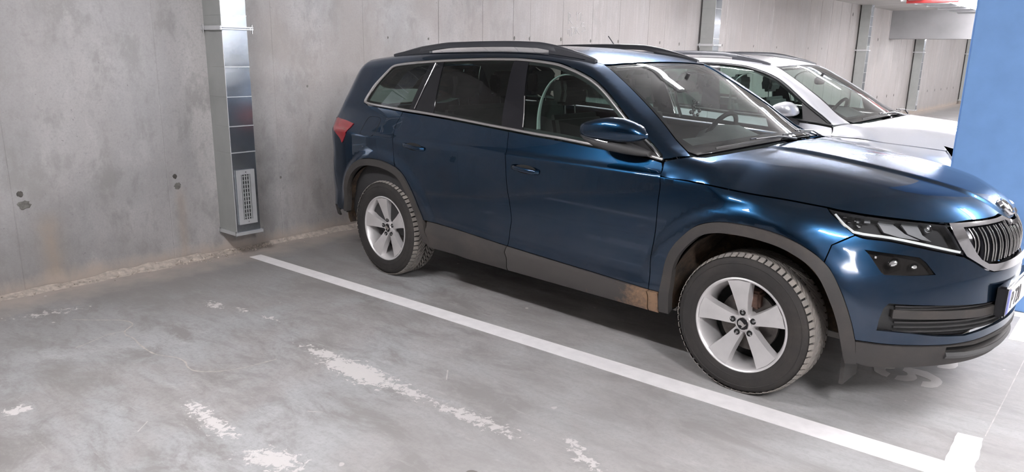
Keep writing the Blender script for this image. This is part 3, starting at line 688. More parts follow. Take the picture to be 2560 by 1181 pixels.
def mirseg(segs):
    """half outline from the near side towards the centre line -> closed full-width outline"""
    return segs+[[(q[0], -q[1], q[2]) for q in s[::-1]] for s in segs[::-1]]
def clip(poly, a, b):
    """keep the part of a 2D polygon left of a->b"""
    poly = [np.array(q, float) for q in poly]; a = np.array(a, float); b = np.array(b, float); out = []
    sd = lambda p: (b[0]-a[0])*(p[1]-a[1])-(b[1]-a[1])*(p[0]-a[0])
    for i in range(len(poly)):
        p, q = poly[i], poly[(i+1) % len(poly)]; sp, sq = sd(p), sd(q)
        if sp >= 0: out.append(p)
        if sp*sq < 0: out.append(p+(q-p)*sp/(sp-sq))
    return np.array(out)
def strip_on(pts3, kind, off, step=.03):
    """resampled path lying on the body surface"""
    u = np.array(crom(chart(kind, pts3), step)); X = unchart(kind, u); n = grad(X); return X+n*off, n
def ribbon_on(mb, pts3, kind, w0, off, hgt, step=.02):
    """trim strip of width w0 (number or function of parameter) lying on the surface, domed"""
    X, n = strip_on(pts3, kind, off, step); m = len(X); vs = []
    T = np.gradient(X, axis=0); T /= np.linalg.norm(T, axis=1)[:, None]; S_ = np.cross(n, T)
    for i in range(m):
        w = w0(i/(m-1)) if callable(w0) else w0
        for a, b in ((-.5, -.004), (-.5, hgt*.3), (-.32, hgt*.85), (0, hgt), (.32, hgt*.85), (.5, hgt*.3), (.5, -.004)): vs.append(X[i]+S_[i]*a*w+n[i]*b)
    mb.add(vs, [(7*i+k, 7*i+k+1, 7*i+k+8, 7*i+k+7) for i in range(m-1) for k in range(6)]+[tuple(range(7)), tuple(range(7*m-7, 7*m))[::-1]])
# ---- wheel: built once, hub axis along y, outer face towards -y, centre at origin
def make_wheel(parent, loc, alloy='alloy', turn=97, R=.352, rot=0, steer=0):
    w = empty('wheel', loc, steer, parent); r0 = .236
    t = MB(); hw = .112
    prof = [(.222, -.094), (.240, -.104), (.255, -.109), (.285, -.113), (.312, -.111), (.330, -.104), (.338, -.094), (.341, -.08), (.343, 0), (.341, .08), (.330, .104), (.30, .112), (.25, .104), (.222, .094)]
    t.cur = 0; t.lathe(prof[:7], 96, close=False); t.cur = 1; t.lathe(prof[6:10], 96); t.cur = 0; t.lathe(prof[9:], 96)
    t.lathe([(.262, -.1105), (.266, -.1125), (.270, -.1118)], 96); t.lathe([(.306, -.1118), (.309, -.1135), (.312, -.1110)], 96)
    # tread blocks: shoulder lugs and slanting V blocks
    t.cur = 2; nb = 62
    for k in range(nb):
        a0 = 2*PI*k/nb; da = 2*PI/nb
        def pt(a, y, r): return (r*math.cos(a), y, r*math.sin(a))
        def block(pl, r1, drop=None):
            b = [pt(a0+u*da, y, .339) for u, y in pl]; tp = [pt(a0+u*da, y, r1-(0 if drop is None else drop[i])) for i, (u, y) in enumerate(pl)]
            t.add(b+tp, [(4, 5, 6, 7), (0, 1, 5, 4), (1, 2, 6, 5), (2, 3, 7, 6), (3, 0, 4, 7)])
        for s in (-1, 1):
            block([(.10, s*.104), (.82, s*.104), (.86, s*.072), (.14, s*.072)], R, [.010, .010, 0, 0])
            for y1, y2, sl, ph in ((.067, .040, .9, .2), (.036, .006, 1.3, .55)):
                block([(ph, s*y1), (ph+.62, s*y1), (ph+.62+sl, s*y2), (ph+sl, s*y2)], R)
    t.build('tyre', ['tyre_rubber', 'tyre_groove', 'tyre_tread'], w, smooth=True, recalc=True, sharp=40)
    # rim barrel with lip
    m = MB(); m.lathe([(.238, -.098), (.237, -.106), (.232, -.108), (.226, -.104), (.220, -.092), (.210, -.060), (.203, .0), (.205, .09), (.222, .098)], 96); m.build('rim_barrel', alloy, w, smooth=True)
    # five flared spokes with a bevelled flank
    m = MB()
    for k in range(5):
        a = math.radians(turn+rot+72*k)
        def P(r, tt, y): return (r*math.cos(a)-tt*math.sin(a), y, r*math.sin(a)+tt*math.cos(a))
        rows = [(.030, .021, -.060), (.060, .0245, -.070), (.110, .0325, -.082), (.160, .0425, -.092), (.205, .053, -.099), (.224, .058, -.1015)]
        vs = []
        for r, w2, y in rows:
            rr = lambda tt: math.sqrt(max(0, r*r-tt*tt)) if r > .19 else r
            vs += [P(rr(w2+.007), -w2-.006, y+.040), P(rr(w2), -w2, y), P(rr(0), 0, y-.0015), P(rr(w2), w2, y), P(rr(w2+.007), w2+.006, y+.040)]
        n = 5; m.add(vs, [(i*n+j, i*n+j+1, (i+1)*n+j+1, (i+1)*n+j) for i in range(len(rows)-1) for j in range(4)])
    m.build('spokes', alloy, w, smooth=True, sharp=18)
    m = MB(); m.lathe([(0, -.072), (.034, -.072), (.040, -.070), (.046, -.060), (.056, -.045), (.060, .02), (0, .02)], 48); m.build('hub', alloy, w, smooth=True)
    m = MB(); m.lathe([(0, -.0765), (.0255, -.0765), (.0275, -.074), (.0275, -.07)], 32); m.build('hub_cap', 'gloss_black', w, smooth=True)
    lg = [(-.96,0),(-.9,.35),(-.65,.65),(-.35,.6),(0,.35),(.35,.05),(.45,-.05),(.8,.1),(.85,0),(.5,-.45),(.2,-.75),(-.1,-.95),(-.2,-.85),(0,-.6),(-.15,-.4),(-.5,-.35),(-.8,-.4)]
    m = MB(); m.prism([(.024*x, .024*y) for x, y in lg], 'y', -.0785, -.0755); m.lathe([(.0275, -.0735), (.0300, -.0775), (.0325, -.0735)], 32); m.build('cap_emblem', 'satin_chrome', w)
    m = MB(); m.lathe([(.055, .012), (.150, .012), (.150, .034), (.055, .034)], 48, (0, -.02, 0)); m.build('brake_disc', 'iron', w, smooth=True)
    m = MB(); m.box(-.075, .06, -.045, .03, .075, .165); m.build('brake_caliper', 'rust', w, bevel=.012)
    for k in range(5):
        a = math.radians(turn+rot+72*k+0); c = (.056*math.cos(a), 0, .056*math.sin(a))
        m = MB(); m.cur = 0; m.lathe([(0, -.0725), (.0115, -.0725), (.0145, -.0745), (.0150, -.070)], 16, c); m.cur = 1; m.lathe([(0, -.0765), (.0065, -.0765), (.0075, -.072)], 6, (c[0]+.002, 0, c[2]))
        m.build('wheel_bolt', ['dark_void', 'bolt_steel'], w)
    m = MB(); m.lathe([(0, .0), (.20, .0), (.20, .03)], 32, (0, .03, 0)); m.build('wheel_back', 'dark_void', w)
    return w
# ------------------------------------------------------------------ outlines of the body panels (car frame: x forward from the front axle, z up), near flank y<0
DLO_TOP = [(-3.145,1.245),(-3.11,1.30),(-3.06,1.365),(-2.97,1.445),(-2.90,1.498),(-2.83,1.512),(-2.65,1.530),(-2.48,1.542),(-2.36,1.550),(-2.14,1.561),(-1.93,1.568),(-1.73,1.571),(-1.66,1.571),(-1.50,1.563),(-1.35,1.549),(-1.23,1.523),(-1.12,1.490),(-1.03,1.452),(-.95,1.406),(-.86,1.344),(-.75,1.264),(-.67,1.210),(-.59,1.158),(-.52,1.110)]
DLO_BOT = [(-.52,1.098),(-.63,1.110),(-.99,1.130),(-1.19,1.142),(-1.38,1.150),(-1.58,1.161),(-1.76,1.170),(-2.0,1.183),(-2.31,1.197),(-2.64,1.206),(-2.87,1.213),(-3.10,1.222),(-3.138,1.232)]
GAPA = [(-.497,1.092),(-.49,1.062),(-.475,.98),(-.48,.90),(-.485,.74),(-.50,.62),(-.508,.50),(-.51,.42)]
GAPB = [(-1.585,1.161),(-1.575,1.09),(-1.552,1.0),(-1.543,.90),(-1.53,.81),(-1.510,.73),(-1.500,.63),(-1.522,.545),(-1.532,.475),(-1.535,.455)]
GAPC = [(-2.64,1.206),(-2.668,1.125),(-2.66,1.07),(-2.63,1.0),(-2.62,.91),(-2.585,.835)]
ARCHF = [(-.44,.415),(-.42,.55),(-.38,.66),(-.31,.75),(-.24,.81),(-.15,.842),(-.05,.852),(.08,.848),(.21,.825),(.31,.78),(.385,.715),(.445,.61),(.49,.49),(.512,.40)]
ARCHR = [(-2.30,.42),(-2.35,.53),(-2.385,.62),(-2.44,.71),(-2.51,.785),(-2.585,.825),(-2.70,.85),(-2.80,.857),(-2.92,.85),(-3.03,.825),(-3.13,.77),(-3.21,.69),(-3.26,.60),(-3.29,.50),(-3.305,.40)]
SILL = [(-2.30,.488),(-2.02,.48),(-1.70,.463),(-1.535,.455),(-1.40,.45),(-1.13,.44),(-.88,.431),(-.65,.421),(-.51,.415),(-.44,.415)]
sd = lambda pts: list(onsides(pts))
def cutx(pts, z0, z1): return [q for q in pts if z0 <= q[1] <= z1]
def archoff(pts, d, c):
    """move an arch outline towards the wheel"""
    out = []
    for i, q in enumerate(pts):
        a = np.array(pts[max(i-1, 0)]); b = np.array(pts[min(i+1, len(pts)-1)]); t = b-a; t /= np.linalg.norm(t); n = np.array([-t[1], t[0]])
        if np.dot(n, np.array(c)-np.array(q)) < 0: n = -n
        out.append(tuple(np.array(q)+n*d))
    return out
def build_car(car, paint_m, blue=True):
    global DOME
    DOME = 1.0 if blue else 0.0
    trim = 'satin_chrome' if blue else 'rubber_seal'
    # ---- doors, fender, body side
    belt = DLO_BOT
    fb = [q for q in belt if q[0] >= -1.58]+[(-1.585, 1.161)]
    fb[0] = (-.50, 1.094)
    dz = .012
    low = lambda q: (q[0], q[1]-dz)
    fdoor = [sd([low(q) for q in fb]), sd([(-1.585, 1.149)]+GAPB[1:]), sd([q for q in SILL if -1.535 <= q[0] <= -.505]), sd(GAPA[::-1][:-1])]
    FD = panel('front_door', paint_m, car, 'X', fdoor, mirror=True)
    rb = [(-1.585, 1.149)]+[low(q) for q in belt if -2.64 < q[0] < -1.585]+[(-2.64, 1.194)]
    arcf = [q for q in ARCHR if q[0] >= -2.585]
    rdoor = [sd(rb), sd(GAPC[1:]), sd(arcf[::-1][:-1]+[(-2.33, .488)]), sd([q for q in SILL if -2.32 <= q[0] <= -1.535]), sd(GAPB[::-1][:-1])]
    RD = panel('rear_door', paint_m, car, 'X', rdoor, mirror=True)
    HC3 = [(-.482,-.90,1.020),(-.32,-.91,1.016),(-.15,-.90,1.003),(0,-.87,.990),(.14,-.83,.978),(.27,-.80,.966),(.31,-.79,.962)]
    fend = [sd(GAPA[::-1][:-2])+[onside(-.482, 1.018)], sd([(q[0], q[2]-.0012) for q in HC3[1:]]), sd([(.33,.945),(.37,.918),(.41,.888),(.445,.862)]), sd([(.375, .815)]), sd([(.362,.738),(.31,.78),(.21,.825),(.08,.848),(-.05,.852),(-.15,.842),(-.24,.81),(-.31,.75),(-.38,.66),(-.42,.55),(-.44,.415)]), sd([(-.51, .415)])]
    panel('front_fender', paint_m, car, 'X', fend, mirror=True)
    ws_edge = [(-1.12,-.565),(-1.03,-.585),(-.90,-.615),(-.75,-.655),(-.62,-.690),(-.52,-.725),(-.43,-.765),(-.385,-.80)]
    rear = [(-3.34,1.50),(-3.40,1.40),(-3.46,1.25),(-3.47,1.10),(-3.46,.95),(-3.45,.80),(-3.44,.60),(-3.43,.42)]
    ditch = [ontop(x, -.60) for x in (-3.33, -3.1, -2.8, -2.4, -2.0, -1.6, -1.35, -1.20)]
    bs = [ditch, [ontop(*q) for q in ws_edge], [onside(-.47, 1.104), onside(-.505, 1.098)], sd([(q[0]+.006, q[1]+.006) for q in DLO_TOP[::-1]]), sd([(-3.15, 1.228), (-3.10, 1.212), (-2.87, 1.203), (-2.64, 1.196)]), sd(GAPC[1:-1]), sd([q for q in ARCHR if q[0] <= -2.585]), sd([(-3.43, .40)]), sd(rear[::-1])]
    panel('body_side', paint_m, car, 'X', bs, mirror=True)
    # ---- roof, windscreen, bonnet
    xr = lambda y: -1.075-.13*y*y
    rf = [[ontop(-3.33, -.595), ontop(-2.8, -.595), ontop(-2.0, -.595), ontop(-1.5, -.595), ontop(-1.20, -.59)], [ontop(-1.125, -.565)], [ontop(xr(y), y) for y in (-.5, -.35, -.2, -.1, 0)]]
    back = [ontop(-3.40+.25*y*y, y) for y in (0, -.2, -.4, -.55)]
    roof = panel('roof', paint_m, car, 'X', [back[:1]]+[]+[] if False else mirseg([back[::-1][:0] or [ontop(-3.42, -.0001)], back] + rf) if False else None, loop=None, ) if False else None
    half = [back, rf[0], rf[1], rf[2]]
    pts = [np.array(s) for s in half]
    full = half+[[(q[0], -q[1], q[2]) for q in s[::-1]] for s in half[::-1]]
    panel('roof', paint_m, car, 'X', full, h=.03)
    cowl = lambda y: -.245-.22*y*y
    wsh = [[ontop(cowl(y), y) for y in (0, -.2, -.4, -.6, -.76)], [ontop(*q) for q in ws_edge[::-1][1:]], [ontop(xr(y)+.006, y) for y in (-.55, -.4, -.2, 0)]]
    wfull = wsh+[[(q[0], -q[1], q[2]) for q in s[::-1]] for s in wsh[::-1]]
    WS = panel('windscreen', 'glass_clear' if blue else 'glass_pale', car, 'X', wfull, h=.03, off=-.004, lip=0, gap=.006)
    # black ceramic border of the windscreen
    lp = loop2('X', wfull, .02)
    wi = [[ontop(cowl(y)-.105-.02*y*y, y) for y in (0, -.2, -.4, -.55, -.66)], [ontop(x-.03, y+.055) for x, y in ws_edge[::-1][2:]], [ontop(xr(y)-.045 if False else xr(y)+.045, y) for y in (-.48, -.3, -.15, 0)]]
    inn = loop2('X', mirseg(wi), .02)
    panel('windscreen_seal', 'gloss_black', car, 'X', loop=lp, holes=[inn], h=.02, off=-.012, lip=0, gap=.003)
    hr = [ontop(-.195-.22*y*y, y) for y in (0, -.2, -.4, -.6, -.76)]
    nose = [(.352,-.775,.957),(.45,-.722,.944),(.56,-.645,.932),(.67,-.55,.920),(.735,-.47,.914)]
    gtop = [(-.40,.918),(-.30,.918),(-.20,.918),(-.125,.922)] if blue else [(-.40,.90),(-.25,.90)]
    gmid = [(-.085,.905),(-.05,.893),(0,.890)] if blue else [(-.1,.90),(0,.90)]
    hood = [[tuple(q) for q in hr], [onside(-.462, 1.098)], [onside(-.49, 1.088), onside(-.484, 1.05)]+[onside(q[0], q[2]+.001) for q in HC3], nose, [onfront(*q) for q in gtop], [onfront(*q) for q in gmid]]
    panel('bonnet', paint_m, car, 'X', mirseg(hood), h=.022)
    # ---- windows
    dlo = np.array([q[:2] for q in crom([(*q, 0) for q in DLO_TOP], .03)]+[q[:2] for q in crom([(*q, 0) for q in DLO_BOT], .03)])
    tox = lambda poly: dedupe(chart('X', onsides(poly)))
    outer2 = tox(dlo); inner2 = inset(outer2, .0135)
    # chrome frame: lower strip and upper strip
    m = MB()
    bot = [(-.50, 1.094)]+DLO_BOT[1:]; mid = [(q[0], q[1]+.003) for q in bot]
    ribbon_on(m, sd(mid), 'X', .019, .0, .009)
    tp = archoff(DLO_TOP, .004, (-1.8, 1.36))
    ribbon_on(m, sd([(-3.135,1.230)]+tp), 'X', lambda t: .020+.016*max(0, 1-t/.10)-.004*t, .0, .008)
    for s in (1, -1):
        mm = MB(); mm.v = [(a, b*s, c) for a, b, c in m.v]; mm.f = list(m.f); mm.mi = list(m.mi); mm.build('window_trim', trim, car, smooth=True, sharp=50)
    inn = [tuple(q) for q in dlo]
    def shr(poly, d=.010):
        q = inset(np.array([np.array(p) for p in poly]), d); return q
    C1a, C1b = (-2.477, 1.54), (-2.585, 1.20); C2a, C2b = (-2.345, 1.56), (-2.305, 1.18); B1a, B1b = (-1.705, 1.58), (-1.658, 1.16); B2a, B2b = (-1.582, 1.58), (-1.472, 1.15); Fa, Fb = (-.80, 1.35), (-.735, 1.10)
    core = shr(inn, .011)
    quarter = clip(core, C1b, C1a)                        # left of upward line = rearwards
    reard = clip(clip(core, C2a, C2b), B1b, B1a)
    frontd = clip(clip(core, B2a, B2b), Fb, Fa)
    cpil = clip(clip(core, C1a, C1b), C2b, C2a); bpil = clip(clip(core, B1a, B1b), B2b, B2a); sail = clip(core, Fa, Fb)
    gt, gf = ('glass_tint', 'glass_side') if blue else ('glass_side', 'glass_side')
    panel('quarter_window', gt, car, 'X', loop=tox(quarter), off=-.005, lip=0, gap=.001, mirror=True)
    a = panel('rear_window_pane', gt, None, 'X', loop=tox(reard), off=-.006, lip=0, gap=.001, mirror=True)
    b = panel('front_window_pane', gf, None, 'X', loop=tox(frontd), off=-.006, lip=0, gap=.001, mirror=True)
    for o, pa in zip(a+b, RD+FD): o.parent = pa
    panel('pillar_cover', 'gloss_black', car, 'X', loop=tox(cpil), off=-.003, gap=.001, mirror=True)
    panel('pillar_cover', 'gloss_black', car, 'X', loop=tox(bpil), off=-.003, gap=.001, mirror=True)
    panel('mirror_sail', 'black_plastic', car, 'X', loop=tox(sail), off=-.003, gap=.001, mirror=True)
    # black seal ring just inside the chrome
    panel('window_seal', 'rubber_seal', car, 'X', loop=outer2, holes=[inset(outer2, .026)], off=-.008, lip=0, gap=.001, mirror=True, h=.02)
    # slim bright edge of the quarter pane and lining seen behind the front pane
    for s in (1, -1):
        m = MB(); m.tube([np.array(onside(x, z))*[1, s, 1]+np.array([0, -.002*s, 0]) for x, z in ((-2.42, 1.53), (-2.46, 1.38), (-2.515, 1.225))], .0035, 6); m.build('pillar_trim', trim, car)
        m = MB(); m.tube([np.array(onside(x, z))*[1, s, 1]+np.array([0, -.002*s, 0]) for x, z in ((-1.52, 1.36), (-1.49, 1.26), (-1.478, 1.182))], .003, 6); m.build('pillar_trim', trim, car)
        m = MB(); m.tube([np.array(onside(x, z))*[1, s, 1]+np.array([0, .06*s, 0]) for x, z in crom([(-1.405, 1.17, 0), (-1.425, 1.26, 0), (-1.43, 1.35, 0), (-1.40, 1.44, 0), (-1.33, 1.49, 0), (-1.24, 1.49, 0), (-1.10, 1.46, 0)], .03) for _ in (0,)] if False else [np.array(onside(q[0], q[1]))*[1, s, 1]+np.array([0, .06*s, 0]) for q in crom([(-1.405, 1.17, 0), (-1.425, 1.26, 0), (-1.43, 1.35, 0), (-1.40, 1.44, 0), (-1.33, 1.485, 0), (-1.24, 1.485, 0), (-1.10, 1.455, 0)], .03)], .009, 6, scale=[1.5-1.25*min(1, k/16) for k in range(60)]); m.build('door_lining', 'belt_grey', car, smooth=True)
    # ---- cladding
    c1 = archoff(ARCHF, .052, (0, .347)); c2 = archoff(ARCHR, .050, (-2.79, .347))
    cf = [sd([(-.445, .312)]+ARCHF), sd([(.52, .285)]), sd([(.478, .285)]+c1[::-1][:-1]+[(-.385, .312)])]
    panel('arch_cladding', 'cladding', car, 'X', cf, off=.012, lip=.04, mirror=True, gap=.001, h=.02)
    cr = [sd([(-2.262, .33)]+ARCHR), sd([(-3.26, .40)]+c2[::-1][:-1]+[(-2.32, .33)])]
    panel('arch_cladding', 'cladding', car, 'X', cr, off=.012, lip=.04, mirror=True, gap=.001, h=.02)
    bl = lambda x: .303 if x > -2 else .312
    def sillpart(name, x0, x1):
        up_ = [q for q in crom([(*q, 0) for q in SILL], .05) if x0 <= q[0] <= x1]; up_ = [(x0, np.interp(x0, [q[0] for q in SILL], [q[1] for q in SILL]))]+[(q[0], q[1]) for q in up_ if x0+.01 < q[0] < x1-.01]+[(x1, np.interp(x1, [q[0] for q in SILL], [q[1] for q in SILL]))]
        lo_ = [(x1-(x1-x0)*k/8, bl(x1-(x1-x0)*k/8)) for k in range(9)]
        # a rounded step: the moulding stands proud in its upper half
        panel(name, 'sill_cladding' if x1 > -1 else 'cladding', car, 'X', [sd(up_), sd(lo_)], h=.016, mirror=True, gap=.0015, lip=.03, offf=lambda X: .006+.016*np.exp(-((X[:, 2]-.422)/.024)**2)+.010*np.exp(-((X[:, 2]-.322)/.022)**2))
    sillpart('door_cladding', -2.285, -1.537); sillpart('door_cladding', -1.533, -.512); sillpart('sill_end', -.508, -.446)
    # ---- roof rails
    ZX = np.linspace(-3.1, -1.1, 41); ZT = ontops([(x, -.575) for x in ZX])[:, 2]
    for s in (-1, 1):
        z0 = lambda x: float(np.interp(x, ZX, ZT))
        rail = MB(); path = []; xs = np.linspace(-3.02, -1.17, 60)
        for x in xs:
            t = (x+3.02)/1.85; h_ = .036*min(1, 3.2*t)**.8*min(1, 4.2*(1-t))**.8 if 0 < t < 1 else 0
            path.append((x, s*(.575-.012*(2*t-1)**2), z0(x)+.012+h_))
        rail.tube(path, [(-.021, -.024), (-.021, .002), (-.012, .012), (.010, .013), (.019, .005), (.021, -.024)], scale=[max(.18, min(1, 6*(k/59), 6*(1-k/59))) for k in range(60)])
        for xa, xb in ((-3.02, -2.62), (-1.52, -1.17)):
            f_ = MB(); q = np.linspace(xa, xb, 14); top = [(x, z0(x)+.012+.036*min(1, 3.2*(x+3.02)/1.85)**.8*min(1, 4.2*(1-(x+3.02)/1.85))**.8) if -3.02 < x < -1.17 else (x, z0(x)+.012) for x in q]
            rail.add([(x, s*(.575+e), z) for e in (-.014, .014) for x, z in top]+[(x, s*(.575+e), z0(x)-.012) for e in (-.014, .014) for x in q],
                     [(i, i+1, 28+i+1, 28+i) for i in range(13)]+[(14+i, 14+i+1, 42+i+1, 42+i) for i in range(13)]+[(0, 14, 42, 28), (13, 27, 55, 41)])
        rail.build('roof_rail', 'rail_black', car, smooth=True, sharp=50)
    if not blue:
        m = MB(); m.tube([(-3.03, .0, 1.60), (-3.225, .0, 1.825)], .0055, 6); m.build('aerial', 'rail_black', car)
    # ---- mirrors
    for s in (-1,):
        mr = empty('wing_mirror', (0, 0, 0), 0, car); k = 1 if s < 0 else -1
        P3 = (lambda x, y, z: (x, -y*k, z)) if blue else (lambda x, y, z: (-.855+(x+.75)*.55, -y*k, z-.02))
        def loft(secs, name, mat):      # folded mirror: sections along x
            m = MB(); n = 20; vs = []
            for (cx, cy, cz, ry, rz, e) in secs:
                for i in range(n):
                    a = 2*PI*i/n; ca, sa = math.cos(a), math.sin(a); vs.append(P3(cx, cy+ry*math.copysign(abs(ca)**e, ca), cz+rz*math.copysign(abs(sa)**e, sa)))
            m.add(vs, [(i*n+j, i*n+(j+1) % n, (i+1)*n+(j+1) % n, (i+1)*n+j) for i in range(len(secs)-1) for j in range(n)]+[tuple(range(n))[::-1], tuple(range((len(secs)-1)*n, len(secs)*n))]); return m.build(name, mat, mr, smooth=True)
        loft([(-.570,.925,1.212,.012,.012,.9),(-.592,.932,1.218,.034,.030,.85),(-.630,.943,1.226,.052,.048,.8),(-.685,.955,1.233,.062,.060,.75),(-.760,.963,1.236,.064,.062,.72),(-.830,.970,1.232,.059,.055,.72),(-.890,.974,1.227,.050,.045,.72),(-.925,.974,1.224,.040,.036,.75),(-.938,.974,1.223,.028,.026,.8)], 'mirror_cap', paint_m)
        loft([(-.575,.880,1.118,.020,.014,.9),(-.62,.905,1.128,.042,.022,.85),(-.69,.93,1.142,.052,.030,.8),(-.77,.948,1.154,.055,.032,.8),(-.85,.960,1.168,.050,.030,.8),(-.905,.966,1.184,.042,.022,.85),(-.93,.97,1.194,.03,.014,.9)], 'mirror_base', 'black_plastic')
        m = MB(); m.tube([P3(x, 1.004-.25*(x+.86)**2*4, 1.186-.12*(x+.9)) for x in np.linspace(-.93, -.74, 9)], .0075, 8, scale=[.6, .9, 1, 1, .9, .8, .6, .5, .3]); m.build('indicator', 'lens_clear', mr, smooth=True)
        m = MB(); m.prism([(-.765+.165*math.copysign(abs(math.cos(a))**.75, math.cos(a)), 1.229+.053*math.copysign(abs(math.sin(a))**.75, math.sin(a))*(1-.25*math.cos(a))) for a in np.linspace(0, 2*PI, 28, endpoint=False)], 'y', .888, .900); m.v = [P3(*v) for v in m.v]; m.build('mirror_glass', 'chrome', mr)
    # ---- handles
    for s, DR, x0, z0 in ((-1, FD[0], -1.39, .953), (1, FD[1], -1.39, .953), (-1, RD[0], -2.405, .987), (1, RD[1], -2.405, .987)):
        y0 = onside(x0, z0)[1]; hd = MB()
        hd.tube([(x0-.105, (y0+.002)*-s, z0), (x0-.09, (y0-.016)*-s, z0+.001), (x0-.05, (y0-.030)*-s, z0), (x0+.05, (y0-.032)*-s, z0-.006), (x0+.09, (y0-.020)*-s, z0-.010), (x0+.102, (y0+.002)*-s, z0-.012)], [(.014*math.cos(a)*(.62 if True else 1), .014*math.sin(a)) for a in np.linspace(0, 2*PI, 12, endpoint=False)])
        hd.build('door_handle', paint_m, DR, smooth=True)
        hd = MB(); hd.ball((x0, (y0-.001)*-s, z0-.004), (.085, .010, .026), 18, 8); hd.build('handle_recess', 'dark_void', DR, smooth=True)
    # ---- front end
    GO = [(-.484,.912),(-.488,.866),(-.472,.816),(-.449,.77),(-.40,.738),(-.345,.704),(-.304,.690),(-.22,.685),(-.1,.684),(0,.684)]
    GI = [(-.430,.890),(-.420,.835),(-.395,.783),(-.37,.752),(-.33,.730),(-.28,.724),(-.2,.724),(-.1,.726),(0,.727)]
    fr = lambda pts: list(onfronts(pts))
    arc = [(.375,.815),(.362,.738)]+[q for q in ARCHF if q[0] > .37]
    bot = [(.512,-.83,.400),(.551,-.798,.394),(.612,-.74,.384),(.695,-.65,.377),(.801,-.506,.370),(.873,-.367,.374),(.925,-.19,.388),(.945,0,.392)]
    hlb = [(.445,-.80,.860),(.47,-.78,.850),(.57,-.71,.838),(.68,-.60,.808),(.76,-.50,.782),(.80,-.452,.768)]
    half = [fr([(0, .682)]+GO[::-1][1:6]), hlb[::-1], sd(arc)[0:1], sd([(q[0], q[1]) for q in arc[1:]]), bot]
    LG = [(-.746,.572),(-.674,.566),(-.541,.557),(-.358,.548),(-.195,.546),(0,.546)]; LB = [(0,.432),(-.15,.432),(-.268,.426),(-.43,.408),(-.559,.418),(-.694,.441),(-.776,.452),(-.774,.502),(-.762,.55)]
    fm = lambda pts: [(-a, b) for a, b in pts]
    lgl = fr(LB[3:])+fr(LG)+fr(fm(LG[::-1][1:]))+fr(fm(LB[::-1][:6]))+fr(fm(LB[1:3][::-1])) + fr(LB[0:3])
    lg2 = loop2('F', [[q] for q in lgl])
    fogp = [(.50,-.80,.80),(.56,-.75,.79),(.62,-.68,.78),(.67,-.63,.77),(.69,-.61,.75),(.72,-.58,.70),(.66,-.67,.697),(.58,-.76,.70),(.57,-.77,.71),(.54,-.78,.75),(.52,-.79,.78)]
    fog2 = loop2('F', [[q] for q in fogp]); fog2m = loop2('F', [[(q[0], -q[1], q[2])] for q in fogp])
    bmp = loop2('F', half+[[(q[0], -q[1], q[2]) for q in s[::-1]] for s in half[::-1]])
    BP = panel('front_bumper', paint_m, car, 'F', loop=bmp, holes=[lg2, fog2, fog2m], h=.022)
    panel('intake_mesh', 'mesh_black', BP, 'F', loop=lg2, off=-.03, lip=0, gap=-.004, h=.03)
    m = MB()
    bar = [(-.735,.525),(-.674,.520),(-.54,.513),(-.355,.505),(-.22,.508),(0,.508)]; bar = bar+fm(bar[::-1][1:])
    X, nn = strip_on(fr(bar), 'F', -.012, .04); m.tube(X, [(-.015, -.016), (-.015, .016), (.012, .022), (.015, -.016)][::1]); m.build('intake_bar', 'cladding', BP, smooth=True, sharp=40)
    for k in range(5):       # intake louvres
        zz = .425+.022*k if k < 3 else .532+.012*(k-3); m = MB(); row = [(y, zz+.012*(abs(y)/.7)**2) for y in np.linspace(-.72, .72, 25)]
        X, nn = strip_on(fr(row), 'F', -.024, .05); m.tube(X, [(-.006, -.0035), (-.006, .0035), (.006, .0035), (.006, -.0035)]); m.build('intake_slat', 'black_plastic', BP)
    # lower cladding, vent, lip
    lowb = [(.512,-.80,.288),(.56,-.765,.268),(.64,-.69,.262),(.73,-.59,.262),(.80,-.47,.262),(.86,-.34,.262),(.91,-.17,.265),(.935,0,.270)]
    hl_ = [[(q[0], q[1], q[2]) for q in bot], [], ]
    lowhalf = [[(q[0], q[1], q[2]-.004) for q in bot]]
    lo_loop = loop2('F', lowhalf+[[(q[0], -q[1], q[2]) for q in lowhalf[0][::-1]]]+[[(q[0], -q[1], q[2]) for q in lowb]]+[lowb[::-1]])
    ven = [(-.505,.358),(-.36,.352),(-.234,.362),(0,.368),(.234,.362),(.36,.352),(.505,.358),(.50,.332),(.42,.324),(.31,.326),(.15,.33),(0,.332),(-.15,.33),(-.31,.326),(-.42,.324),(-.50,.332)]
    vn2 = loop2('F', [[onfront(*q)] for q in ven])
    LC = panel('lower_cladding', 'cladding', car, 'F', loop=lo_loop, holes=[vn2], off=.004, h=.022, lip=.03)
    panel('lower_vent', 'dark_void', LC, 'F', loop=vn2, off=-.02, lip=0, gap=-.003, h=.03)
    m = MB(); X, nn = strip_on(fr([(-.50,.318),(-.40,.308),(-.25,.305),(0,.305),(.25,.305),(.40,.308),(.50,.318)]), 'F', .003, .04); m.tube(X, [(-.010, -.014), (.006, -.014), (.012, .0), (.004, .014), (-.010, .014)]); m.build('skid_lip', 'lip_dark', LC, smooth=True)
    for s in (-1, 1):        # mud flap stubs behind the lower corner
        m = MB(); m.box(.455, .472, s*.70-.09, s*.70+.09, .16, .34); m.build('air_deflector', 'cladding', car)
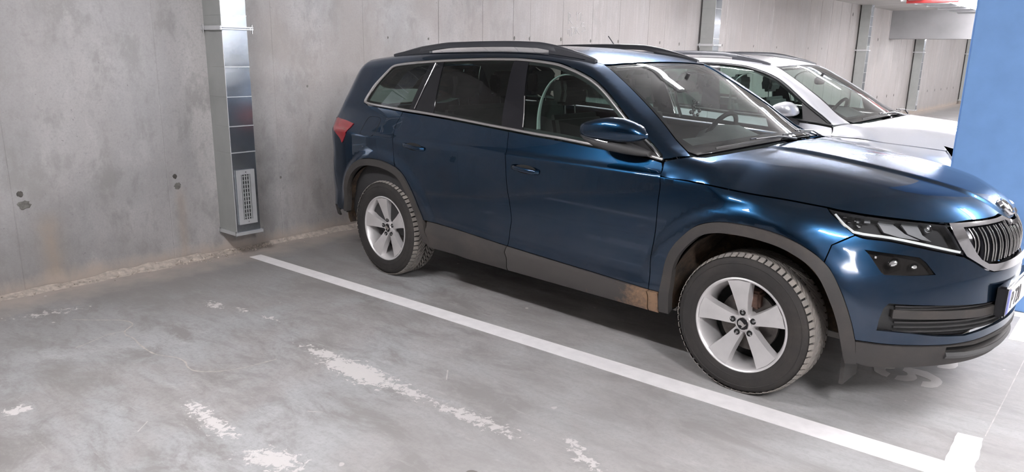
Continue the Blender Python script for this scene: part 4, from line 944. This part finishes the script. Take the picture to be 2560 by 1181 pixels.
    # fog lamps
    for s, lp in ((1, fog2), (-1, fog2m)):
        fo = panel('fog_lamp', 'lens_smoke', BP, 'F', loop=lp, off=-.002, lip=.0, gap=.001, h=.02)
        panel('lamp_housing', 'interior_dark', fo, 'F', loop=lp, off=-.045, lip=0, gap=-.004, h=.02)
        m = MB(); c = np.array(onfront(-.69*s, .755)); m.ball((c[0]-.03, c[1], c[2]-.01), (.02, .05, .018), 14, 8); c = np.array(onfront(-.63*s, .73)); m.ball((c[0]-.03, c[1], c[2]), (.018, .03, .014), 12, 8); c = np.array(onfront(-.755*s, .765)); m.box(c[0]-.012, c[0]-.004, c[1]-.02, c[1]+.02, c[2]+.004, c[2]+.014); m.build('reflector', 'reflector', fo, smooth=True)
    # headlamps
    hlp0 = [(.318,-.795,.958),(.352,-.778,.951),(.43,-.735,.940),(.54,-.655,.926),(.65,-.56,.914),(.715,-.495,.905),(.745,-.485,.865),(.785,-.465,.80),(.795,-.455,.778),(.755,-.505,.788),(.68,-.60,.814),(.57,-.71,.843),(.475,-.782,.856),(.445,-.802,.866),(.41,-.812,.890),(.37,-.812,.920)]
    hlp = hlp0 if blue else [(.30,-.80,.985),(.352,-.778,.972),(.43,-.735,.958),(.54,-.655,.94),(.65,-.56,.92),(.70,-.50,.90),(.72,-.51,.86),(.74,-.52,.80),(.70,-.57,.775),(.60,-.68,.775),(.50,-.76,.78),(.44,-.80,.80),(.395,-.82,.85),(.345,-.815,.93)]
    for s in (1, -1):
        lp = loop2('F', [[(q[0], q[1]*s, q[2])] for q in hlp])
        HL = panel('headlamp', 'lens_clear', car, 'F', loop=lp, off=.001 if blue else .014, lip=0 if blue else .012, gap=.001, h=.02)
        if not blue: panel('lamp_surround', paint_m, car, 'F', loop=loop2('F', [[(q[0], q[1]*s, q[2])] for q in hlp0]), off=-.001, gap=.001, h=.02)
        panel('lamp_housing', 'interior_dark' if blue else 'reflector_pale', HL, 'F', loop=lp, off=-.05 if blue else .004, lip=0, gap=-.006 if blue else .003, h=.02)
        if blue: panel('lamp_rim', 'gloss_black' if blue else 'interior_grey', HL, 'F', loop=lp, holes=[inset(lp, .010)], off=-.003, lip=.03, gap=.0, h=.02)
        if blue:
            low_ = [(.352,-.803,.935),(.40,-.808,.896),(.44,-.80,.869),(.475,-.782,.862),(.57,-.71,.849),(.68,-.60,.820),(.755,-.505,.794),(.785,-.466,.784)]
            m = MB(); X, nn = strip_on([(q[0], q[1]*s, q[2]+.006) for q in low_], 'F', -.005, .03); m.tube(X, [(-.004, -.005), (-.004, .005), (.005, .005), (.005, -.005)]); m.build('light_strip', 'lamp_white', HL, smooth=True)
            def fin(pts, o1): return panel('reflector', 'fin_grey', HL, 'F', loop=loop2('F', [[(q[0], q[1]*s, q[2])] for q in pts]), off=o1, lip=.01, gap=0, h=.012)
            fin([(.50,-.70,.930),(.545,-.66,.924),(.60,-.635,.875),(.66,-.60,.845),(.60,-.665,.858),(.535,-.70,.880)], -.022)
            fin([(.575,-.635,.920),(.63,-.585,.914),(.665,-.59,.868),(.70,-.565,.838),(.665,-.595,.848),(.615,-.635,.874)], -.018)
            fin([(.455,-.725,.934),(.475,-.71,.932),(.48,-.72,.918),(.46,-.735,.920)], -.02)
            m = MB(); a_ = np.array(onfront(-.55*s, .885)); m.ball((a_[0]-.03, a_[1], a_[2]), (.02, .022, .022), 16, 10); m.build('projector', 'chrome', HL, smooth=True)
            m = MB()
            for q in ((.39,-.77,.925),(.41,-.775,.905),(.44,-.755,.912),(.45,-.76,.893)): m.ball((q[0]-.01, q[1]*s*.985, q[2]), (.012, .014, .006), 8, 6, .5)
            m.build('lamp_facets', 'reflector', HL)
        else:
            m = MB(); a_ = np.array(onfront(-.70*s, .90)); m.ball((a_[0]-.004, a_[1], a_[2]), (.012, .04, .035), 16, 10); m.build('reflector', 'reflector', HL, smooth=True)
    # grille
    g2o = fr(GO); top = fr([(0, .885), (-.045, .888), (-.085, .900), (-.125, .915), (-.20, .912), (-.30, .912), (-.40, .912)])
    mir = lambda ps: [(q[0], -q[1], q[2]) for q in ps]
    outl = loop2('F', [[tuple(q)] for q in top+g2o+mir(g2o[::-1][1:])+mir(top[::-1][:-1])])
    ti = fr([(0, .862), (-.05, .866), (-.085, .880), (-.12, .893), (-.20, .893), (-.30, .892)])
    gi = fr(GI); inl = loop2('F', [[tuple(q)] for q in ti+gi+mir(gi[::-1][1:])+mir(ti[::-1][:-1])])
    GR = panel('grille', 'chrome' if blue else 'black_plastic', car, 'F', loop=outl, holes=[inl], h=.016, off=.008, lip=.03, gap=.002)
    panel('grille_backing', 'dark_void', GR, 'F', loop=inl, off=-.05, lip=0, gap=-.01, h=.03)
    for k in range(-7, 8):
        y = .0545*k
        z1 = np.interp(abs(y), [0, .2, .28, .33, .37, .395, .42], [.73, .728, .728, .735, .757, .787, .84])+.004; z2 = np.interp(abs(y), [0, .05, .085, .12, .43], [.86, .864, .878, .890, .889])-.004
        m = MB()
        for dy in (-.010, .010):
            q = [np.array(onfront(y+dy, z)) for z in np.linspace(z1, z2, 7)]
            m.tube([(p[0]-.020+.012*math.sin(PI*i/6), p[1], p[2]) for i, p in enumerate(q)], [(-.006, -.012), (-.003, .010), (.003, .010), (.006, -.012)])
        m.build('grille_slat', 'gloss_black' if blue else 'black_plastic', GR, smooth=True, sharp=30)
        if blue:
            m = MB()
            for dy in (-.010, .010):
                q = [np.array(onfront(y+dy, z)) for z in np.linspace(z1, z2, 7)]
                m.tube([(p[0]-.0085+.012*math.sin(PI*i/6), p[1], p[2]) for i, p in enumerate(q)], [(-.0022, -.002), (-.0022, .002), (.0022, .002), (.0022, -.002)])
            m.build('slat_edge', 'satin_chrome', GR)
    if blue:                 # emblem on the bonnet nose
        c = np.array(onfront(0, .935)); n = grad(c[None])[0]; c = c+n*.006; ey = np.array([0, 1., 0]); ez = np.cross(n, ey); ez = ez if ez[2] > 0 else -ez
        EM = empty('emblem', parent=car)
        def disc(prof, name, mat):
            m = MB(); nn_ = 40; vs = []
            for k in range(nn_):
                a = 2*PI*k/nn_
                for r, h in prof: vs.append(c+r*math.cos(a)*ey+r*math.sin(a)*ez+n*h)
            M_ = len(prof); m.add(vs, [(k*M_+i, k*M_+i+1, ((k+1) % nn_)*M_+i+1, ((k+1) % nn_)*M_+i) for k in range(nn_) for i in range(M_-1)]); m.build(name, mat, EM, smooth=True)
        disc([(0, .003), (.036, .003), (.036, .0)], 'emblem_disc', 'gloss_black'); disc([(.036, -.012), (.036, .005), (.040, .009), (.046, .005), (.048, -.02)], 'emblem_ring', 'chrome')
        lg = [(-.96,0),(-.9,.35),(-.65,.65),(-.35,.6),(0,.35),(.35,.05),(.45,-.05),(.8,.1),(.85,0),(.5,-.45),(.2,-.75),(-.1,-.95),(-.2,-.85),(0,-.6),(-.15,-.4),(-.5,-.35),(-.8,-.4)]
        m = MB(); K = len(lg); m.add([c+.034*a*ey+.034*b*ez+n*h for h in (.002, .006) for a, b in lg], [tuple(range(K)), tuple(range(K, 2*K))]+[(i, (i+1) % K, K+(i+1) % K, K+i) for i in range(K)]); m.build('winged_arrow', 'chrome', EM)
        # number plate
        PL = empty('number_plate', (0, 0, 0), 0, car); px = .962
        m = MB(); m.box(.915, px-.004, -.275, .275, .475, .622); m.build('plate_holder', 'gloss_black', PL, bevel=.008)
        m = MB(); m.box(px-.004, px, -.262, .262, .492, .606); m.build('plate', 'plate_white', PL)
        m = MB(); m.box(px-.003, px+.0006, -.262, -.226, .492, .606); m.build('country_band', 'plate_blue', PL)
        fc = bpy.data.curves.new('plate_text', 'FONT'); fc.body = 'P 720'; fc.size = .112; fc.extrude = .0008; fc.align_x = 'LEFT'
        to = bpy.data.objects.new('tmp', fc); COL.objects.link(to); dg = bpy.context.evaluated_depsgraph_get(); me = bpy.data.meshes.new_from_object(to.evaluated_get(dg)); bpy.data.objects.remove(to)
        me.name = 'plate_text'; 
        for v in me.vertices: x, y, z = v.co; v.co = (px+.0008+z, -.205+x*.82, .510+y)
        me.materials.clear(); link_mesh('plate_text', me, 'plate_ink', PL)
    # ---- rear end (turned away from the picture)
    zr = [1.50, 1.40, 1.25, 1.10, .95, .80, .60, .42]
    sidep = [onside(x, z) for x, z in rear]
    bk = lambda pts: list(root(np.array([[-5., y, z] for y, z in pts]), np.array([1., 0, 0]), 0, 1.9, 34))
    tg = [[tuple(sidep[i]) for i in range(0, 4)], bk([(-.62, 1.05), (-.62, .80), (-.60, .66)]), bk([(-.3, .655), (0, .655)])]
    tgl = loop2('R', tg+[mir([tuple(q) for q in s[::-1]]) for s in tg[::-1]]); rw = [(-.52, 1.46), (-.60, 1.20), (-.5, 1.16), (0, 1.15)]
    rwl = loop2('R', [[tuple(q)] for q in bk(rw)+mir([tuple(q) for q in bk(rw)[::-1][1:]])+mir([tuple(q) for q in bk([(-.2, 1.48)])])+[tuple(q) for q in bk([(-.2, 1.48)])]])
    panel('tailgate', paint_m, car, 'R', loop=tgl, holes=[rwl], h=.035); panel('rear_window', 'glass_tint', car, 'R', loop=rwl, off=-.004, lip=0, gap=.001, h=.04)
    rbm = [[tuple(sidep[3])]+[tuple(q) for q in sidep[4:]], bk([(-.6, .42), (-.3, .42), (0, .42)]), bk([(0, .65), (-.3, .65), (-.605, .655)]), bk([(-.625, .80), (-.625, 1.05)])]
    l1 = rbm[0]+[tuple(q) for q in rbm[1]]; l2 = [tuple(q) for q in rbm[2][1:]]+[tuple(q) for q in rbm[3]]
    rloop = loop2('R', [rbm[0], [tuple(q) for q in rbm[1]], mir([tuple(q) for q in rbm[1][::-1][1:]]), mir(rbm[0][::-1]), mir([tuple(q) for q in rbm[3][::-1]]), mir([tuple(q) for q in rbm[2][::-1]]), [tuple(q) for q in rbm[2][1:]], [tuple(q) for q in rbm[3]]])
    panel('rear_bumper', paint_m, car, 'R', loop=rloop, h=.035)
    rl = [tuple(onside(-3.43, .42-.01))]+[tuple(q) for q in bk([(-.6, .41), (-.3, .41), (0, .41)])]; rl2 = [tuple(q) for q in bk([(0, .34), (-.5, .34)])]+[tuple(onside(-3.40, .34))]
    panel('rear_valance', 'cladding', car, 'R', loop=loop2('R', [rl, mir(rl[::-1][1:]), mir(rl2[::-1]), rl2[1:]]), h=.035)
    TL = [(-3.47,1.10),(-3.40,1.093),(-3.30,1.088),(-3.18,1.075),(-3.20,1.045),(-3.25,.97),(-3.285,.925),(-3.32,.96),(-3.40,1.0),(-3.46,1.03)]
    for s in (1, -1):
        lp = loop2('R', [[tuple(np.array(onside(*q))*[1, s, 1])] for q in TL]); panel('tail_lamp', 'tail_red', car, 'R', loop=lp, off=.005, lip=.02, gap=0, h=.02)
    if blue:
        c = onside(-2.95, 1.075); lpf = [(-2.95+.085*math.cos(a)*(1 if abs(math.cos(a)) < .7 else 1), 1.078+.062*math.sin(a)) for a in np.linspace(0, 2*PI, 20, endpoint=False)]
        m = MB(); X, nn = strip_on(sd([(-2.95+.09*math.copysign(abs(math.cos(a))**.5, math.cos(a)), 1.075+.066*math.copysign(abs(math.sin(a))**.5, math.sin(a))) for a in np.linspace(0, 2*PI, 33)]), 'X', .0002, .02); m.tube(X, .0016, 5, cap=False); m.build('fuel_flap_gap', 'dark_void', car)
    # ---- wheel housings, underbody
    for xc, nm in ((0., 'f'), (-2.791, 'r')):
        for s in (-1, 1):
            m = MB(); nA = 40; vs = []
            pr = [(.905, .478), (.88, .492), (.70, .492), (.56, .48), (.55, .0)]
            for i in range(nA+1):
                a = math.radians(-4+188*i/nA)
                for y, r in pr: vs.append((xc+r*math.cos(a)*(1.0 if math.cos(a) > 0 or xc < -1 else .86), y, .34+r*math.sin(a)))
            lim = -onsides([(v[0], max(v[2], .31)) for v in vs])[:, 1]-.012; vs = [(v[0], s*min(v[1], l), v[2]) for v, l in zip(vs, lim)]
            K = len(pr); m.add(vs, [(i*K+j, i*K+j+1, (i+1)*K+j+1, (i+1)*K+j) for i in range(nA) for j in range(K-1)]); m.build('wheel_housing', 'liner_mud', car, smooth=True)
    m = MB(); m.prism([(-3.50, -.55), (-2.35, -.72), (-.45, -.72), (-.42, -.50), (.42, -.50), (.50, -.50), (.74, -.34), (.78, 0), (.74, .34), (.50, .50), (.42, .50), (-.42, .50), (-.45, .72), (-2.35, .72), (-3.50, .55)], 'z', .265, .295); m.build('underbody', 'bounce_under', car)
    for s_ in (-1, 1):
        m = MB(); m.box(-2.26, -.44, s_*.80-.06, s_*.80+.06, .288, .45); m.build('inner_sill', 'dark_void', car)
    # inner shell below the belt line (door linings, bulkheads)
    for s in (1, -1):
        m = MB(); xs = np.linspace(-3.3, -.5, 30); zs = np.linspace(.30, 1.10, 8); vs = []
        vs = [(q[0], s*(q[1]+.07), q[2]) for q in sd([(x, z) for x in xs for z in zs])]
        m.add(vs, [(i*8+j, i*8+j+1, (i+1)*8+j+1, (i+1)*8+j) for i in range(29) for j in range(7)]); m.build('door_lining', 'interior_dark', car, smooth=True)
    m = MB(); m.box(-.48, -.44, -.82, .82, .30, 1.06); m.build('bulkhead', 'dark_void', car)
    # headliner: inside of roof and pillars
    panel('headliner', 'interior_grey' if blue else 'belt_grey', car, 'X', full, h=.05, off=-.04, lip=0, gap=-.01)
    panel('pillar_lining', 'interior_grey' if blue else 'belt_grey', car, 'X', bs[:2]+[bs[2]]+[sd([(q[0]+.006, q[1]+.006) for q in DLO_TOP[::-1]])]+[sd([(-3.3, 1.25)])], h=.05, off=-.035, lip=0, gap=.004, mirror=True)
    # ---- cabin
    m = MB(); sec = [(-.42, 1.075), (-.55, 1.105), (-.70, 1.125), (-.82, 1.120), (-.90, 1.085), (-.92, 1.02), (-.86, .90), (-.80, .70), (-.46, .70)]
    vs = []; ys = np.linspace(-.76, .76, 25); K = len(sec)
    for y in ys:
        b_ = .055*math.exp(-((y-.37)/.19)**4); e_ = -.03*(abs(y)/.76)**3
        for i, (x, z) in enumerate(sec): vs.append((x-(.03*b_/.055 if 2 <= i <= 5 else 0)+.10*(abs(y)/.76)**2*(-1), y, z+(b_ if 1 < i < 5 else 0)+e_))
    m.add(vs, [(i*K+j, i*K+(j+1) % K, (i+1)*K+(j+1) % K, (i+1)*K+j) for i in range(24) for j in range(K)]); m.build('dashboard', 'dash_top' if blue else 'belt_grey', car, smooth=True, sharp=60)
    SW = empty('steering_wheel', (-.87, .37, 1.085), 0, car); SW.rotation_euler = (0, math.radians(-65), 0)
    m = MB(); m.tube([(.182*math.cos(a), .182*math.sin(a), 0) for a in np.linspace(0, 2*PI, 49)], .0155, 10, cap=False); m.build('wheel_rim', 'interior_dark', SW, smooth=True)
    m = MB(); m.ball((0, 0, -.02), (.075, .085, .03), 16, 8, .7); m.build('airbag_boss', 'interior_dark', SW, smooth=True)
    for a in (0, PI, -PI/2):
        m = MB(); m.tube([(.06*math.sin(a), .06*math.cos(a), -.01), (.175*math.sin(a), .175*math.cos(a), 0)], [(-.02, -.006), (.02, -.006), (.02, .006), (-.02, .006)]); m.build('wheel_spoke', 'interior_grey' if a == -PI/2 else 'interior_dark', SW)
    cloth = 'seat_cloth' if blue else 'interior_grey'
    def seat(x, y, wd, name='front_seat'):
        st = empty(name, (x, y, 0), 0, car)
        m = MB(); m.box(-.28, .24, -wd, wd, .45, .64); m.build('cushion', cloth, st, bevel=.045)
        m = MB(); m.prism([(-.22, .60), (-.34, .80), (-.42, 1.12), (-.40, 1.24), (-.32, 1.24), (-.26, 1.0), (-.16, .66)], 'y', -wd, wd); m.build('backrest', cloth, st, bevel=.03)
        for yy in ([0] if wd < .4 else [-.42, 0, .42]):
            m = MB(); m.prism([(-.44, 1.29), (-.46, 1.40), (-.43, 1.47), (-.36, 1.47), (-.34, 1.38), (-.36, 1.29)], 'y', yy-.125, yy+.125); m.build('headrest', cloth, st, bevel=.025)
            for e in (-.05, .05): m = MB(); m.tube([(-.39, yy+e, 1.20), (-.40, yy+e, 1.32)], .006, 8); m.build('headrest_post', 'chrome', st)
    seat(-1.12, -.37, .24); seat(-1.12, .37, .24); seat(-2.05, 0, .62, 'rear_seat')
    m = MB(); m.ball((-.925, 0, 1.425), (.025, .115, .036), 16, 10, .7); m.tube([(-.92, 0, 1.45), (-.90, 0, 1.50)], .012, 8); m.build('interior_mirror', 'interior_dark', car, smooth=True)
    if blue:                 # silver trinket on a cord below the mirror
        m = MB(); r_ = random.Random(5)
        for i in range(16): m.ball((-.835+r_.uniform(-.018, .018), r_.uniform(-.022, .022), 1.30+r_.uniform(-.045, .045)), (r_.uniform(.006, .014), r_.uniform(.006, .014), r_.uniform(.006, .016)), 6, 4)
        m.build('hanging_trinket', 'chrome', car); m = MB(); m.tube([(-.835, 0, 1.34), (-.915, 0, 1.40)], .0015, 5); m.build('trinket_cord', 'rubber_seal', car)
    # ---- wipers and cowl
    cw = [ontop(-.20-.22*y*y, y) for y in np.linspace(-.74, .74, 25)]; m = MB(); vs = []
    for q in cw: vs += [(q[0]-.0, q[1], q[2]-.035), (q[0]-.07, q[1], q[2]-.022)]
    m.add(vs, [(2*i, 2*i+1, 2*i+3, 2*i+2) for i in range(24)]); m.build('cowl_tray', 'black_plastic', car)
    def wiper(y0, y1, xo):
        wq = empty('wiper', parent=car); path = [ontop(-.255-xo-.22*y*y, y)+np.array([.004, 0, .010]) for y in np.linspace(y0, y1, 14)]
        m = MB(); m.tube(path, [(-.004, -.006), (-.002, .004), (.002, .004), (.004, -.006)]); m.build('wiper_blade', 'rubber_seal', wq)
        mid_ = path[7]; piv = np.array(ontop(-.225-.22*y0*y0, y0*.92)) if abs(y0) < .2 else np.array(ontop(-.21-.22*y0*y0, y0)); piv = np.array(ontop(-.215-.22*(y0)**2, y0))+np.array([0, 0, .006])
        m = MB(); m.tube([piv, (piv*.5+mid_*.5)+np.array([.01, 0, .022]), mid_+np.array([0, 0, .012])], .005, 8, scale=[1.5, 1, .8]); m.build('wiper_arm', 'rail_black', wq, smooth=True)
        m = MB(); m.tube([mid_+np.array([-.012, -.035, .012]), mid_+np.array([-.012, .035, .014])], .005, 6); m.build('wiper_clip', 'rail_black', wq)
    wiper(.05, -.62, .012); wiper(.62, .02, .03)
    # ---- wheels
    for x in (0., -2.791):
        make_wheel(car, (x, -.785, .347)); w2 = make_wheel(car, (x, .785, .347)); w2.rotation_euler = (0, 0, PI)
SUV = empty('suv', (0, 0, 0), CAR_YAW); tag(SUV, 'dark blue metallic suv with muddy wheel arches and chrome window trim, nearest the camera', 'car')
build_car(SUV, 'blue_paint', True)
SIL = empty('silver_car', (-.15, 2.95, 0), 0); tag(SIL, 'silver car with black roof rails parked beyond the blue suv', 'car')
SIL.scale = (1, 1, .98); build_car(SIL, 'silver_paint', False)
